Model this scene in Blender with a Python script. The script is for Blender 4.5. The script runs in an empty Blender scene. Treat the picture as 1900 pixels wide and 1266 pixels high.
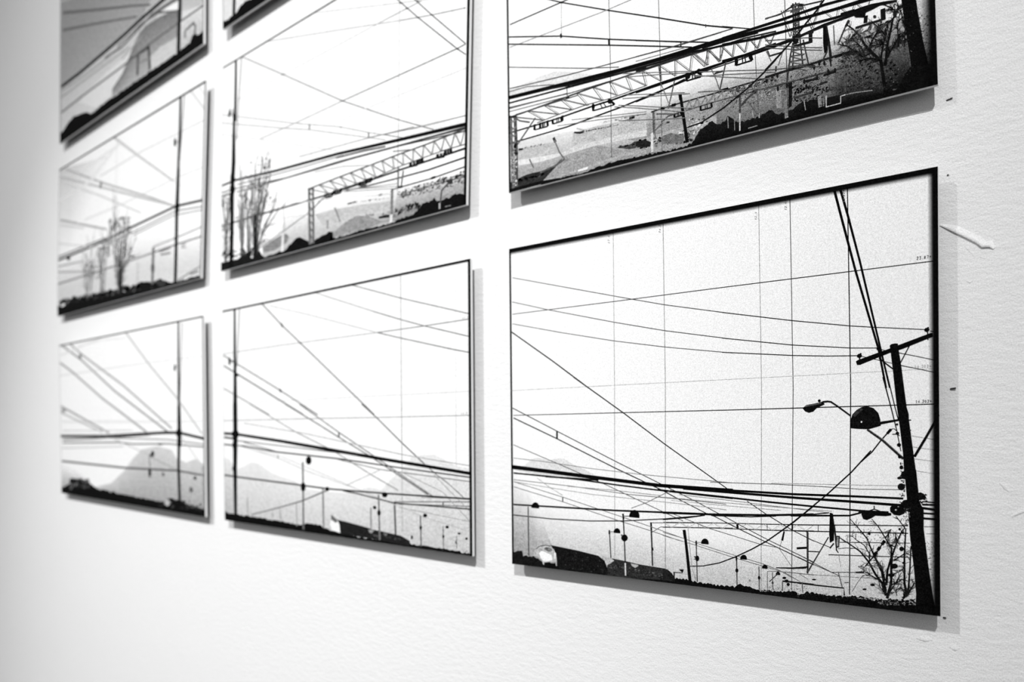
import bpy, bmesh, math, random
from mathutils import Vector, Matrix

scene = bpy.context.scene
COL = scene.collection

# ------------------------------------------------------------------ camera
# metres; the wall runs along x, z is up, the viewer stands at negative y
cam_data = bpy.data.cameras.new('camera')
cam_data.sensor_width = 36.0
cam_data.lens = 1330.0 / 1900.0 * 36.0
cam_data.shift_y = 159.7 / 1900.0
cam_data.clip_start = 0.02
cam = bpy.data.objects.new('camera', cam_data)
COL.objects.link(cam)
cam.matrix_world = Matrix(((0.779116, 0.006036, 0.626851, 0.727224),
    (0.626861, 0.000292, -0.779131, -0.90217),
    (-0.004886, 0.999982, -0.003556, 0.210395),
    (0, 0, 0, 1)))
cam_data.dof.use_dof = True
cam_data.dof.focus_distance = 0.885
cam_data.dof.aperture_fstop = 2.7
cam_data.dof.aperture_blades = 7
scene.camera = cam

# ------------------------------------------------------------------ light
scene.view_settings.view_transform = 'Standard'
scene.view_settings.look = 'None'
scene.view_settings.gamma = 1.0
scene.view_settings.use_curve_mapping = False
scene.view_settings.exposure = 0.0
scene.cycles.transparent_max_bounces = 32

world = bpy.data.worlds.new('room_ambient')
scene.world = world
world.use_nodes = True
bg = world.node_tree.nodes['Background']
bg.inputs['Color'].default_value = (1, 1, 1, 1)
bg.inputs['Strength'].default_value = 0.43


def spot(name, loc, aim, watts, size, blend):
    d = bpy.data.lights.new(name, 'SPOT')
    d.energy = watts
    d.color = (1, 1, 1)
    d.spot_size = math.radians(size)
    d.spot_blend = blend
    d.shadow_soft_size = 0.022
    o = bpy.data.objects.new(name, d)
    COL.objects.link(o)
    o.location = loc
    o.rotation_euler = (Vector(aim) - Vector(loc)).to_track_quat('-Z', 'Y').to_euler()


# two gallery track spots on the ceiling, one to either side of the prints
spot('track_spot_light', (1.9, -3.2, 3.6), (-0.98, 0, 0.657), 1080, 54.3, 1.0)
spot('track_spot_light', (-1.8, -3.2, 3.4), (-0.708, 0, -1.578), 690, 58.0, 1.0)

# ------------------------------------------------------------------ drawings on the prints
# outline of each print on the wall (x, z in metres) and what is printed on it
QUADS = {
'31': ((0.0007, -0.0064), (0.6001, 0.0044), (0.6005, 0.4957), (-0.0024, 0.5029)),
'32': ((-0.002, 0.5938), (0.6012, 0.5855), (0.5907, 1.0784), (-0.0065, 1.0868)),
'21': ((-0.8788, -0.0019), (-0.0856, -0.0038), (-0.0872, 0.5006), (-0.8851, 0.4985)),
'22': ((-0.8923, 0.5936), (-0.096, 0.5938), (-0.0808, 1.0797), (-0.8781, 1.0795)),
'23': ((-0.8794, 1.1706), (-0.0831, 1.1709), (-0.0831, 1.6639), (-0.8794, 1.6636)),
'11': ((-1.8891, 0.0106), (-0.9699, -0.0015), (-0.977, 0.496), (-1.9055, 0.4951)),
'12': ((-1.9207, 0.5909), (-0.9877, 0.5908), (-0.9597, 1.0738), (-1.8997, 1.0717)),
'13': ((-1.8964, 1.1554), (-0.9702, 1.1683), (-0.9644, 1.6613), (-1.8862, 1.6483)),
}
PRINTS = {
'31': [
('printed_hills', '''C .93 .80 .00 .90 12 1275 531 -103 609 -172 751 -109 1012 -109 1173 -3 1124 103 761 70 40 1 496 30 610 22 752 10 1013 22 1173 16 1124 19 760 7
C .90 .62 .00 .80 15 1623 262 -250 264 -497 407 -797 5 14 264 4 267 5 411 6
P .86 39 1518 209 80 165 101 100 26 198 -35 194 28 115 5 149 -77 220 -78 179 -70 -1 -83 -857 13'''),
('printed_grid_lines', '''L .62 10 10 1910 5033 8 -2268 -10 -2474
L .52 10 10 2703 5026 21 -2293 -16 -2511
L .55 8 8 4030 5005 22 -2326 -21 -2572
L .30 10 10 4417 5000 24 -2337 -33 -2490
L .05 12 12 5076 5004 22 -2367 -28 -2424
L .12 12 12 33 4030 1934 -13 1577 -5 2437 -19
L .72 10 6 22 2798 3660 8 1188 2 1114 5
L .10 13 13 42 2397 3637 11 2308 17'''),
('printed_gantry', '''L .30 11 10 2482 855 1189 87
L .30 10 10 2510 726 130 84 1030 69
L .20 11 14 2675 878 703 46 745 40 551 34
L .20 10 16 2674 807 748 51 701 32 551 34
L .62 6 6 2675 878 125 -62
L .62 6 6 2800 816 125 78
L .77 4 4 2700 880 125 -62
L .77 3 3 2825 818 129 78
L .62 6 6 2925 894 122 -61
L .62 6 6 3047 833 120 77
L .77 4 4 2949 896 122 -62
L .77 3 3 3071 834 125 78
L .62 6 6 3167 910 119 -61
L .62 6 6 3286 849 117 76
L .77 4 4 3191 911 118 -61
L .77 3 3 3309 850 121 76
L .62 6 6 3403 925 114 -63
L .62 5 5 3517 862 113 75
L .77 4 4 3426 926 114 -63
L .77 3 3 3540 863 117 76
L .62 6 6 3630 937 111 -64
L .62 5 5 3741 873 111 76
L .77 4 3 3653 939 111 -65
L .77 3 3 3764 874 114 77
L .62 6 6 3852 949 107 -66
L .62 5 5 3959 883 107 78
L .77 3 3 3873 951 108 -67
L .77 3 3 3981 884 111 79
L .62 6 6 4066 961 105 -68
L .62 5 5 4171 893 104 81
L .77 3 3 4087 962 105 -68
L .77 3 3 4192 894 107 81
L .62 6 6 4275 974 101 -68
L .62 5 5 4376 906 101 80
L .77 3 3 4295 975 101 -68
L .77 3 3 4396 907 105 80
L .62 5 5 4477 986 99 -68
L .62 5 5 4576 918 98 80
L .77 3 3 4497 987 98 -68
L .77 3 3 4595 919 79 79
L .12 13 12 4484 985 597 44 605 41
L .12 14 13 4484 910 638 41 563 35
L .30 9 9 4725 996 0 -63
L .30 10 10 4967 818 736 60
L .35 9 9 4946 739 93 20 122 4
L .20 12 11 4840 658 480 34 364 27
L .40 9 9 5842 1072 135 11
L .50 8 8 5860 996 117 10
L .30 10 9 4871 451 207 25 241 20
L .10 19 19 5139 483 91 9
L .50 8 7 4624 395 743 45
L .40 7 7 4481 400 121 -65
L .18 25 22 2491 863 13 -299 9 -308
L .06 29 29 2508 512 11 -42
L .06 25 25 2495 853 4 -128
L .06 19 19 4421 995 -1 -85
L .50 9 9 3197 915 -1 -70
L .45 9 9 4113 960 0 -61
L .20 27 20 4586 913 15 -10 -1 -415 -3 -85
L .08 20 19 4483 700 105 18
L .15 13 13 4604 674 130 7
L .08 20 19 4481 457 78 10 38 21
L .25 13 19 4842 868 -185 -339 -55 -103
L .05 19 26 4322 892 -25 -117
L .40 6 7 4292 774 -30 -103 174 -240
L .05 26 26 4472 697 119 19
L .08 13 26 4220 430 197 18 163 27
L .20 9 9 5016 349 46 6
L .40 7 7 5097 251 62 117 60 95
L .30 10 10 4949 463 26 -108 15 -64
L .08 17 15 4480 274 273 2 257 7 3 -88
L .35 9 9 4111 128 1 244 138 18 420 5
L .08 19 18 4299 274 371 7
L .55 6 6 4956 662 20 -130'''),
('printed_cables', '''L .22 11 11 37 4619 1877 -521 291 -80 511 -138 971 -226
L .10 12 10 3542 3686 895 -196 663 -128 231 -36 547 -78
L .12 9 9 5914 3230 71 -23
L .22 11 11 26 4230 697 -200 1189 -312 802 -195 971 -199
L .10 12 10 3540 3351 896 -161 663 -86 289 -22
L .25 11 10 32 3875 937 -222 941 -206 817 -152 957 -150
L .10 12 11 3539 3165 907 -104 392 -34 331 -18
L .15 10 9 5597 3013 194 -56 196 -60
L .20 9 8 5207 3001 144 -44 185 -60
L .15 10 9 5626 2867 189 -53 172 -52
L .20 8 8 5423 3064 87 -35
L .05 21 19 12 3744 796 -512 664 -449
L .07 19 12 1206 2957 852 -554 660 -451 609 -392 346 -225
L .15 11 10 3857 1240 247 -153 219 -120 97 -52 253 -110
L .20 9 9 4605 830 267 -87
L .15 16 10 23 2516 884 -380 1023 -436 883 -363 340 -139
L .08 20 13 42 2356 847 -329 1041 -427 742 -283 292 -130
L .12 12 11 2965 1188 346 -146 112 -30 305 -129 363 -143 181 -68 399 -155
L .20 11 9 3152 1198 327 -145 98 -40 183 -86 352 -154 559 -222
L .25 8 8 4482 629 186 -87 224 -98
L .25 8 8 4482 595 219 -84 253 -87
L .05 32 32 897 2145 -1 -115
L .05 29 29 3728 935 5 -52
L .32 12 10 39 1921 935 -301 828 -278 911 -333 263 -91
L .35 9 8 2833 1003 522 -156 457 -97 228 -50 172 -14
L .42 11 9 38 1328 949 -194 1043 -229 456 -103 429 -104
L .40 11 9 38 1246 949 -183 975 -215 524 -103 429 -96
L .15 20 20 997 1134 0 -70
L .42 8 8 2674 740 324 -59 197 -52 509 -103 314 -58 232 -60 166 -79
L .40 8 8 2673 696 476 -88 501 -103 388 -71 281 -47 194 -95
L .45 10 8 38 1709 580 -40 863 -82 873 -61 1320 -62
L .30 9 7 3367 1462 162 1 685 8 580 -5 389 -10 447 15
L .60 7 6 4165 1481 1426 32
L .03 66 48 17 1564 780 -53 684 -50 1134 -77
L .03 48 49 2615 1384 1058 -20
L .03 30 24 2803 1371 725 -5 923 -8 626 11 563 4
L .03 29 30 2977 1358 551 -17 969 -26 580 -8 552 -12
L .05 24 20 2596 1323 932 -46 587 -32 543 -22 566 -17 266 3
L .06 26 18 36 1468 1211 -52 681 -54 829 -54 916 -46
L .05 25 24 670 1434 968 -16
L .40 11 9 38 1361 1129 -55 982 -72 769 -22 664 -29
L .62 10 8 38 1328 671 -59 821 -68 1388 -51 664 -40
L .60 9 9 511 1404 237 -133 249 -113
L .40 9 9 2181 1039 244 95 299 152 92 53
L .55 10 9 1092 1302 822 -21 717 -36
L .55 8 7 2625 1227 902 -25 757 -15 597 -8
L .62 7 7 2802 1188 725 -24 757 -14
L .50 8 7 2919 1272 608 -31 612 -39 742 -47
L .05 26 25 33 960 1893 30 1051 35 694 21
L .04 27 26 2675 1009 704 27 745 42 551 49
L .06 13 13 4259 1086 306 24 283 48
L .05 22 18 4402 1093 674 48 148 50
L .10 17 14 32 791 761 -7 684 20 572 44 649 78 547 83
L .06 18 17 2675 916 360 52 253 51
L .08 14 13 3378 1020 540 23 306 32
L .05 13 17 3077 318 184 24 225 66 218 103 212 120 206 132 151 120 148 122 254 224
L .05 16 15 4425 1004 210 194 203 188 262 265 211 255
L .05 14 14 5194 1764 127 126 90 128 79 97
L .05 29 29 5481 2101 40 51
L .08 9 9 5521 2152 30 6 34 -34
L .03 29 22 4928 5009 88 -390 143 -618 239 -935 74 -445
L .03 28 19 4997 4994 85 -344 124 -546 164 -799 141 -685
L .05 14 9 5441 2746 86 -371 50 -231 41 -240
L .05 11 11 5490 2744 71 -341 34 -144
L .66 7 6 5725 2077 252 -46
L .66 7 6 5738 1953 238 -34
L .66 7 6 5751 1821 224 -28
L .66 7 6 5764 1689 210 -31
L .06 14 14 5826 1350 153 -6
L .06 21 21 5826 1316 152 5
L .06 28 27 5825 1278 153 -13
L .06 20 20 5825 1221 153 0
L .06 24 24 5825 1164 153 0'''),
('printed_ground', '''C .08 .08 1 1 6 206 33 -12 33 8 34 20 33 0 33 7 33 1 21 -87 34 20 35 4 34 -19 34 13 34 -6 34 21 32 -19 31 -16 32 4 31 -26 32 -8 52 -17 11 0 34 1 33 0 33 1 33 1 33 0 32 1 22 0 35 1 34 0 34 1 34 1 34 0 33 1 32 0 32 1 32 1 31 0 31 1 53 1
C .05 .05 1 1 641 95 32 0 32 29 32 -1 31 -26 32 3 31 1 31 12 31 -11 32 -1 30 1 31 13 31 -10 31 1 30 -11 31 -10 30 1 30 13 30 2 30 5 30 7 30 0 30 -15 29 4 30 -2 29 -17 29 11 29 -1 28 11 28 7 29 -9 28 6 28 -11 27 -15 28 11 28 16 27 -23 28 4 27 2 28 -5 27 5 27 0 27 14 27 -19 27 1 27 25 27 -18 26 1 27 9 26 -2 27 2 26 -13 26 13 26 -10 26 15 26 -16 26 0 26 14 27 -2 25 -11 26 7 26 8 26 8 26 -2 25 -11 26 16 25 -21 26 19 25 -18 25 18 25 -19 25 9 25 6 25 0 25 -3 25 2 24 9 25 3 24 -8 25 -12 24 14 24 21 23 -17 24 8 24 -8 24 19 23 -18 24 18 23 -20 23 9 23 -1 24 -20 23 20 23 -14 23 -11 24 17 23 1 23 -20 24 13 23 -9 23 19 23 -10 23 5 23 -15 23 16 22 -25 23 26 23 -21 23 22 22 -5 23 -14 22 20 23 0 22 -12 23 10 22 11 22 -25 22 25 29 24 28 13 26 -16 26 -11 26 9 22 -7 21 7 22 -13 22 -10 21 -1 22 -6 21 3 22 -4 20 4 21 6 20 7 20 -12 21 10 20 6 20 -10 20 -11 20 20 20 -12 20 8 20 -1 20 13 19 -19 20 21 20 -6 19 7 20 14 19 -12 20 14 21 -2 22 -3 21 -16 646 12 31 0 32 1 32 0 31 1 32 0 31 1 31 1 31 0 31 1 31 0 31 1 31 0 30 1 31 0 30 1 30 0 31 1 30 1 29 0 30 1 30 0 30 1 29 0 30 1 29 0 29 1 28 0 29 1 28 0 28 1 28 0 28 1 28 0 28 1 27 0 28 1 27 0 28 1 27 0 27 1 27 0 27 1 27 0 27 1 27 0 26 1 27 0 26 1 27 0 26 1 26 0 27 1 26 0 26 0 26 1 25 0 27 1 26 0 25 1 26 0 26 1 26 0 25 1 26 0 25 1 26 0 25 0 25 1 25 0 26 1 24 0 25 1 25 0 25 1 25 0 24 0 25 1 24 0 24 1 24 0 24 1 24 0 24 1 23 0 24 0 24 1 23 0 23 1 24 0 23 0 23 1 23 0 23 1 24 0 23 1 23 0 24 0 23 1 23 0 23 1 23 0 23 0 23 1 22 0 23 1 23 0 22 0 23 1 23 0 22 1 23 0 22 1 23 0 22 0 22 1 22 0 22 1 29 0 28 1 26 0 26 0 26 1 21 0 22 1 22 0 21 0 22 1 21 0 22 1 21 0 21 0 20 1 20 0 21 0 20 1 20 0 20 1 20 0 20 0 20 1 20 0 20 0 20 1 19 0 20 0 20 1 19 0 20 0 19 1 20 0 21 1 22 0 21 0
C .05 .05 1 1 4479 131 20 0 21 15 20 2 21 9 20 27 20 4 20 -23 20 21 21 3 19 -20 21 14 21 -12 20 9 21 -6 20 14 21 -17 19 -6 19 11 18 -6 19 3 19 19 18 -20 19 6 19 9 18 9 19 -25 18 17 17 -3 18 -1 18 9 17 -2 18 21 18 -8 17 9 17 -17 18 0 17 22 18 -3 17 -4 18 -22 19 16 19 -5 18 10 19 -6 18 4 18 1 19 -6 16 3 17 -7 17 10 17 -5 16 5 17 -1 17 13 16 17 17 -17 16 0 17 4 16 13 22 -38 17 15 17 -19 18 7 17 8 17 6 17 -23 17 -5 17 26 17 -21 17 10 16 8 16 -4 15 -14 16 -3 16 24 16 -17 15 17 16 -20 15 11 16 -15 15 -3 16 13 15 -14 15 20 16 -6 4476 80 20 1 21 0 20 0 20 1 21 0 20 0 20 1 20 0 20 1 20 0 20 0 21 1 21 0 20 0 20 1 21 0 19 0 19 1 18 0 19 0 19 1 18 0 19 0 19 1 18 0 19 0 17 1 18 0 18 0 17 1 18 0 18 0 17 1 18 0 17 0 17 1 18 0 17 0 17 1 19 0 18 0 19 1 18 0 19 0 18 1 18 0 19 0 17 1 16 0 17 0 17 0 16 1 17 0 17 0 16 1 17 0 16 0 16 0 17 1 21 0 18 0 17 1 17 0 17 0 18 1 17 0 17 0 17 1 17 0 17 0 16 1 15 0 16 0 16 0 15 1 16 0 16 0 15 1 16 0 15 0 16 0 15 1 15 0 16 0 15 0
B .06 .20 36 9 15 11 4479 148 936 73 0 -38 -936 -75
B .50 .85 14 10 16 9 5158 194 218 19 0 -21 -219 -20
B .70 .95 8 11 11 7 4763 188 231 17 0 -16 -231 -18
B .30 .75 60 14 9 8 5376 193 379 55 0 -52 -380 -57
B .60 .95 9 12 9 6 4016 125 223 31 -1 -21 -222 -30
B .25 .60 40 13 8 6 4118 210 489 40 0 -69 -489 -42
B .05 .12 22 15 21 16 5376 203 379 55 0 -62 -380 -57'''),
('printed_tree', '''L .05 32 10 5459 258 -38 133 -73 98 -68 132 -89 110 -70 47 -154 96
T .15 0.9 13 40 67 6 5459 258 -38 133 -73 98 -68 132 -89 110 -70 47 -154 96
L .05 26 8 5454 310 -37 209 -68 153 -48 113 -39 105 -89 111 -91 102
T .15 0.9 13 41 66 6 5454 310 -37 209 -68 153 -48 113 -39 105 -89 111 -91 102
L .05 25 8 5459 375 16 172 39 153 1 107 -57 100 -77 133 -68 80
T .15 0.9 13 42 65 6 5459 375 16 172 39 153 1 107 -57 100 -77 133 -68 80
L .05 30 10 5468 227 44 187 1 180 11 129 48 153 48 120 28 44
T .15 0.9 13 43 64 6 5468 227 44 187 1 180 11 129 48 153 48 120 28 44
L .05 28 9 5667 287 -22 144 2 315 15 285 -98 140
T .15 0.9 13 44 64 6 5667 287 -22 144 2 315 15 285 -98 140
L .05 21 11 5681 310 21 306 10 231
T .15 0.9 13 45 63 6 5681 310 21 306 10 231
L .05 21 10 5681 310 66 134
T .15 0.9 13 46 63 6 5681 310 66 134
L .05 14 8 5502 381 67 40 48 38
T .15 0.9 13 47 64 6 5502 381 67 40 48 38
L .05 13 9 5533 660 104 85 47 16
T .15 0.9 13 48 64 6 5533 660 104 85 47 16
L .05 15 6 5290 633 -4 86 -54 92 -91 57 -40 40
T .15 0.9 13 49 67 6 5290 633 -4 86 -54 92 -91 57 -40 40
L .05 15 6 5397 420 -98 52 -79 45
T .15 0.9 13 50 66 6 5397 420 -98 52 -79 45
L .05 23 15 5445 426 -28 146 -68 100
T .15 0.9 13 51 66 6 5445 426 -28 146 -68 100
L .05 16 6 5478 271 63 115 76 157
T .15 0.9 13 52 65 6 5478 271 63 115 76 157
L .05 27 21 5625 250 56 60
T .15 0.9 13 53 64 6 5625 250 56 60
L .05 8 8 5568 273 -9 62 48 39 46 -68
T .15 0.9 13 54 64 6 5568 273 -9 62 48 39 46 -68
L .05 12 12 5467 876 48 -59
T .15 0.9 13 55 65 6 5467 876 48 -59
L .05 12 6 5454 268 -67 97
T .15 0.9 13 56 66 6 5454 268 -67 97
L .05 9 13 5554 990 18 -114
T .15 0.9 13 57 64 6 5554 990 18 -114
L .05 8 11 5516 1019 -58 -101
T .15 0.9 13 58 65 6 5516 1019 -58 -101
L .05 11 8 5655 621 -38 -57 -104 -65
T .15 0.9 13 59 64 6 5655 621 -38 -57 -104 -65
L .04 33 33 5448 885 -29 -51
L .04 33 33 5399 806 -25 -40
L .04 33 33 5364 743 -29 -46
L .05 13 13 5448 885 -108 -182 -100 -140
T .30 0.9 14 77 73 6 5160 553 120 36 98 0
E 9 .06 5542 603 40 5 0 -30
E 9 .06 5513 499 36 4 0 -21
E 9 .06 5287 946 15 1 0 -15
E 9 .06 5619 806 24 2 0 -27
E 9 .06 5318 362 26 3 0 -14
E 9 .06 5233 300 22 3 0 -11
E 9 .06 5629 997 17 1 0 -23
E 9 .06 5637 651 14 2 0 -13
E 9 .06 4673 341 26 3 0 -9
E 9 .06 5601 1026 13 1 0 -15
B .25 .60 70 201 7 7 5082 1038 604 47 -1 -241 -605 -59
B .30 .60 46 202 8 7 5841 911 126 12 -2 -430 -126 -16'''),
('printed_train', '''P .08 762 378 510 -35 359 -39 105 -63 51 -114 -1 -95 -715 -13 -176 3 -19 155 -37 122
P .17 1857 291 286 -20 164 -17 395 -12 107 -50 30 -94 -631 -58 -423 -8 -6 139 95 70
P .72 1675 305 182 -17 42 -29 -60 -36 -69 -53 -34 71
P .68 2168 252 147 -9 -74 -45 -57 20
P .17 2290 252 412 -10 107 -50 30 -87 -533 -3
P .72 427 176 37 109 81 67 119 21 98 -3 77 -71 38 -106 8 -125 -21 -2 -11 61 -207 -31 -12 -41 -19 14 -22 61 -69 40
P .96 540 228 54 46 108 -29 78 -15 19 -77 -58 -23 -118 -13 -49 43
E 9 .35 718 305 74 -11 -12 -31
L .25 14 13 474 278 71 58 119 28 98 -2
E 9 .90 848 221 23 2 0 -54
B .10 .42 50 21 20 14 1787 202 930 -39 0 -56 -930 35
B .05 .25 40 22 17 11 897 320 839 -18 -2 -254 -839 5
B .40 .85 10 23 18 9 464 293 375 37 0 -31 -375 -38
P .12 2671 238 73 -3 60 -43 48 -60 -1 -55 -181 -1'''),
('printed_street_lamps', '''L .30 22 26 331 943 3 -437 4 -339
P .04 393 932 2 26 18 33 33 24 36 8 33 -9 27 -25 8 -34 -5 -25
L .12 21 18 2047 950 18 -292 15 -408
L .05 28 28 2047 953 8 -83
L .80 23 23 2080 250 5 -183
L .35 11 11 2055 918 108 8
P .04 2147 912 2 31 19 40 36 28 38 9 35 -11 29 -29 9 -40 -5 -31
E 9 .05 2070 607 55 5 0 -50
E 9 .40 2025 643 17 1 0 -12
L .25 18 18 1820 696 11 -207 12 -195
L .06 27 27 1820 696 1 -59
L .45 9 9 1825 674 85 12
P .04 1890 666 2 20 12 26 24 19 25 6 23 -6 20 -19 6 -27 -4 -19
L .04 43 43 2989 800 18 -112
L .04 35 47 2997 793 41 -355 36 -339
L .20 15 12 3164 669 6 -291 6 -259
L .05 21 21 3164 669 0 -60
L .50 7 7 3172 646 69 9
P .04 3233 636 1 21 12 27 23 20 24 6 23 -6 18 -20 6 -27 -3 -21
E 9 .05 3176 434 30 3 0 -39
E 9 .30 3145 451 16 2 0 -9
E 9 .40 3142 420 14 2 0 -7
L .20 16 11 3715 512 4 -177 2 -193
L .05 21 21 3715 512 0 -47
P .04 3765 488 1 18 10 23 19 17 19 5 19 -5 14 -16 5 -23 -3 -18
E 9 .06 3719 338 21 3 0 -27
L .30 11 11 4006 425 2 -296
P .04 4044 403 1 14 8 20 16 14 15 5 15 -5 13 -13 4 -19 -3 -15
E 9 .08 4007 280 17 2 0 -24
P .04 4216 344 1 11 6 16 12 11 12 4 12 -4 9 -10 3 -15 -1 -12
L .20 9 9 4245 362 -108 -114
E 9 .07 4321 317 24 3 0 -15
E 9 .07 4348 282 25 3 0 -20
E 9 .08 4367 243 20 3 0 -20
L .35 9 9 4175 369 4 -211
E 9 .20 4177 238 14 2 0 -16
L .30 11 11 4299 274 -1 -120
L .30 9 9 4532 294 9 -127
E 9 .50 3887 231 13 2 0 -14
P .08 2912 255 71 8 -18 -51 -27 21
L .15 10 10 2959 214 -131 -8
L .08 18 18 2840 208 2 -94
L .60 8 8 3046 865 21 -260 33 -300 57 -167
P .05 4552 2412 45 37 129 23 63 16 19 -36 -93 -44 -39 -40 -50 -13 -44 18
P .35 4572 2425 35 27 118 17 49 12 -10 -23 -98 -18
E 9 .04 4747 2497 17 0 0 -17
L .10 22 18 4784 2481 58 5 38 -7 76 -56 140 -113
L .14 24 29 5273 2150 164 -127 206 -204
L .55 7 7 5287 2153 159 -123 181 -178
P .06 5100 2165 -3 100 17 59 47 54 55 32 63 7 63 -23 48 -55 19 -68 7 -78 -58 -19 -71 -21 -100 4
P .20 5119 2314 44 57 53 33 18 -22 -46 -39 -46 -49
E 9 .85 5212 2237 10 0 0 -11
L .05 31 21 5412 2222 200 36'''),
('printed_pole', '''P .04 5513 3101 15 13 35 7 32 -4 5 -47 28 -203 26 -240 28 -255 -94 2 -40 402 -25 242
P .04 5548 2760 31 -338 32 -259 29 -287 11 -234 120 5 -26 231 -44 379 -2 67 -26 96 -34 335
P .04 5652 1696 44 -607 10 -162 33 -309 22 -308 4 -197 187 6 -15 103 -19 139 -35 274 -29 270 -15 142 1 208 -41 99 -30 345
P .04 5760 311 159 22 35 -179 40 -4 0 -39 -237 -8 -79 -1 -73 50 150 33
P .03 5157 2943 13 -43 37 4 303 113 130 35 302 114 -5 40 -21 1 -319 -110 -86 -30 -268 -88 -68 -23
L .05 11 11 5712 3086 -47 -97 -43 -88
L .05 14 14 5400 2969 75 -73 69 -62
E 7 .04 5882 3246 27 4 4 -24
E 9 .04 5894 3268 10 -1 0 -8
E 7 .04 5195 3006 29 4 4 -25
E 9 .04 5209 3029 11 -1 0 -9
E 7 .04 5398 3076 24 4 4 -23
E 9 .04 5412 3098 11 -1 0 -9
L .05 12 12 5888 3232 5 -99
L .05 14 14 5195 2992 9 -91
L .05 11 11 5403 3066 6 -40
L .05 27 24 5753 1845 118 223 119 237
L .10 12 12 5701 2253 21 1
L .20 8 8 5705 2141 18 0
L .10 10 9 5533 2094 52 4 22 -21
E 7 .06 5582 2206 13 0 0 -13
E 7 .06 5585 2105 19 0 0 -19
E 7 .06 5600 1974 22 0 0 -22
E 7 .06 5605 1839 17 0 0 -17
E 7 .06 5622 1721 20 1 0 -21
E 9 .05 5622 1724 18 1 0 -22
E 9 .05 5651 1637 35 1 0 -48
E 9 .05 5621 1504 39 2 0 -40
E 9 .05 5602 1602 24 1 0 -15
E 9 .05 5804 1408 49 3 0 -43
E 9 .05 5833 1394 34 2 0 -22
E 9 .05 5586 1244 83 5 0 -66
E 9 .05 5669 1298 58 4 0 -66
B .05 .10 26 203 14 12 5603 1778 59 2 -4 -527 -58 -4
B .05 .12 16 204 11 10 5795 1447 76 4 -1 -141 -76 -4
B .10 .80 16 205 10 13 5639 1274 68 4 -1 -197 -68 -5
P .04 5204 1167 20 34 60 17 69 -1 68 -5 96 -11 0 -25 -58 -13 -107 -2 -39 -30 -50 -27 -40 10
E 11 .05 5574 1251 72 5 0 -58
E 9 .70 5565 1240 11 1 0 -10
E 9 .60 5589 1278 8 0 0 -6
L .08 11 11 5284 1210 57 25 60 -20
L .08 11 11 5341 1273 0 -41
L .06 15 15 5174 1186 70 27
P .04 4859 1159 35 -8 14 -172 -6 -144 -45 -33 -7 106
L .10 12 12 4896 1090 19 -177 15 -187
L .15 9 8 4911 1024 15 -143 1 -133
P .20 4931 893 39 1 -9 -131 -26 -14
L .70 10 10 4947 877 -3 -105
L .12 14 14 4902 801 -45 -63
L .10 12 12 4925 731 26 -38'''),
('printed_numbers', '''L .20 6 6 5790 4058 5 7 8 -2 0 -10 -14 -20 14 0
L .20 6 6 5817 4065 13 -1 -7 -13 6 -6 -3 -12 -10 1
L .20 6 6 5846 4032 4 4
L .20 5 5 5869 4048 -6 8 6 8 6 -8 -6 -8 -7 -8 6 -8 7 8 -6 8
L .20 6 5 5888 4064 14 -1 -9 -31
L .20 6 6 5915 4049 13 0
L .20 5 5 5921 4038 1 22
L .22 6 5 5772 2468 5 6 -1 -32
L .22 5 6 5803 2442 1 32 -11 -22 14 0
L .22 6 6 5821 2442 3 4
L .22 6 6 5836 2468 4 6 8 -2 0 -9 -13 -21 13 0
L .22 5 5 5865 2442 -5 9 0 13 6 10 5 -10 0 -13 -6 -9
L .22 6 6 5884 2467 4 7 8 -2 0 -10 -13 -20 13 0
L .22 6 6 5909 2459 12 0
L .22 5 5 5914 2448 1 22
L .72 5 5 5764 2854 5 6 -1 -31
L .72 5 5 5797 2829 0 31 -11 -22 15 0
L .72 5 5 5816 2829 3 4
L .72 5 5 5830 2854 5 6 8 -1 0 -10 -13 -20 14 0
L .72 5 5 5861 2829 -5 9 0 13 6 9 6 -9 0 -13 -7 -9
L .72 5 5 5880 2854 5 6 8 -2 1 -9 -14 -20 14 0
L .72 5 5 5907 2846 12 0
L .72 5 5 5913 2835 0 22
L .40 5 5 5033 4831 -6 7 25 -11
L .40 5 5 5051 4857 -25 11 18 -19 0 15
L .40 5 5 5050 4877 -3 5
L .40 5 5 5030 4901 -5 8 1 8 7 -3 17 -22 -1 15
L .40 5 5 5024 4931 -1 14 26 -20
L .40 5 5 5034 4954 0 13
L .40 5 5 5043 4957 -18 8
L .60 5 6 4359 4873 -5 8 25 -11
L .60 5 6 4358 4898 -5 7 1 8 8 -2 16 -21 0 15
L .60 5 5 4378 4923 -3 5
L .60 6 6 4377 4951 -25 10 18 -19 0 17
L .60 5 6 4357 4979 -5 7 25 -10
L .68 7 6 2646 4896 -7 8 31 -11
L .68 6 7 2670 4928 -31 12 22 -22 -1 18
L .68 7 7 2669 4952 -4 5
L .68 7 7 2644 4979 -6 8 1 9 9 -2 21 -24 0 17
L .72 7 7 1830 4883 -7 9 32 -12
L .72 8 7 1822 4915 0 17 33 -22
L .72 7 7 1854 4942 -4 5
L .72 7 8 1853 4975 -32 12 23 -23 0 20
L .76 6 6 3987 4823 -5 8 24 -10
L .76 6 6 3986 4849 -5 7 1 8 8 -2 16 -22 0 16
L .76 6 6 4006 4875 -3 4
L .76 6 6 4005 4903 -25 11 18 -20 0 17'''),
],
'32': [
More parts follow.
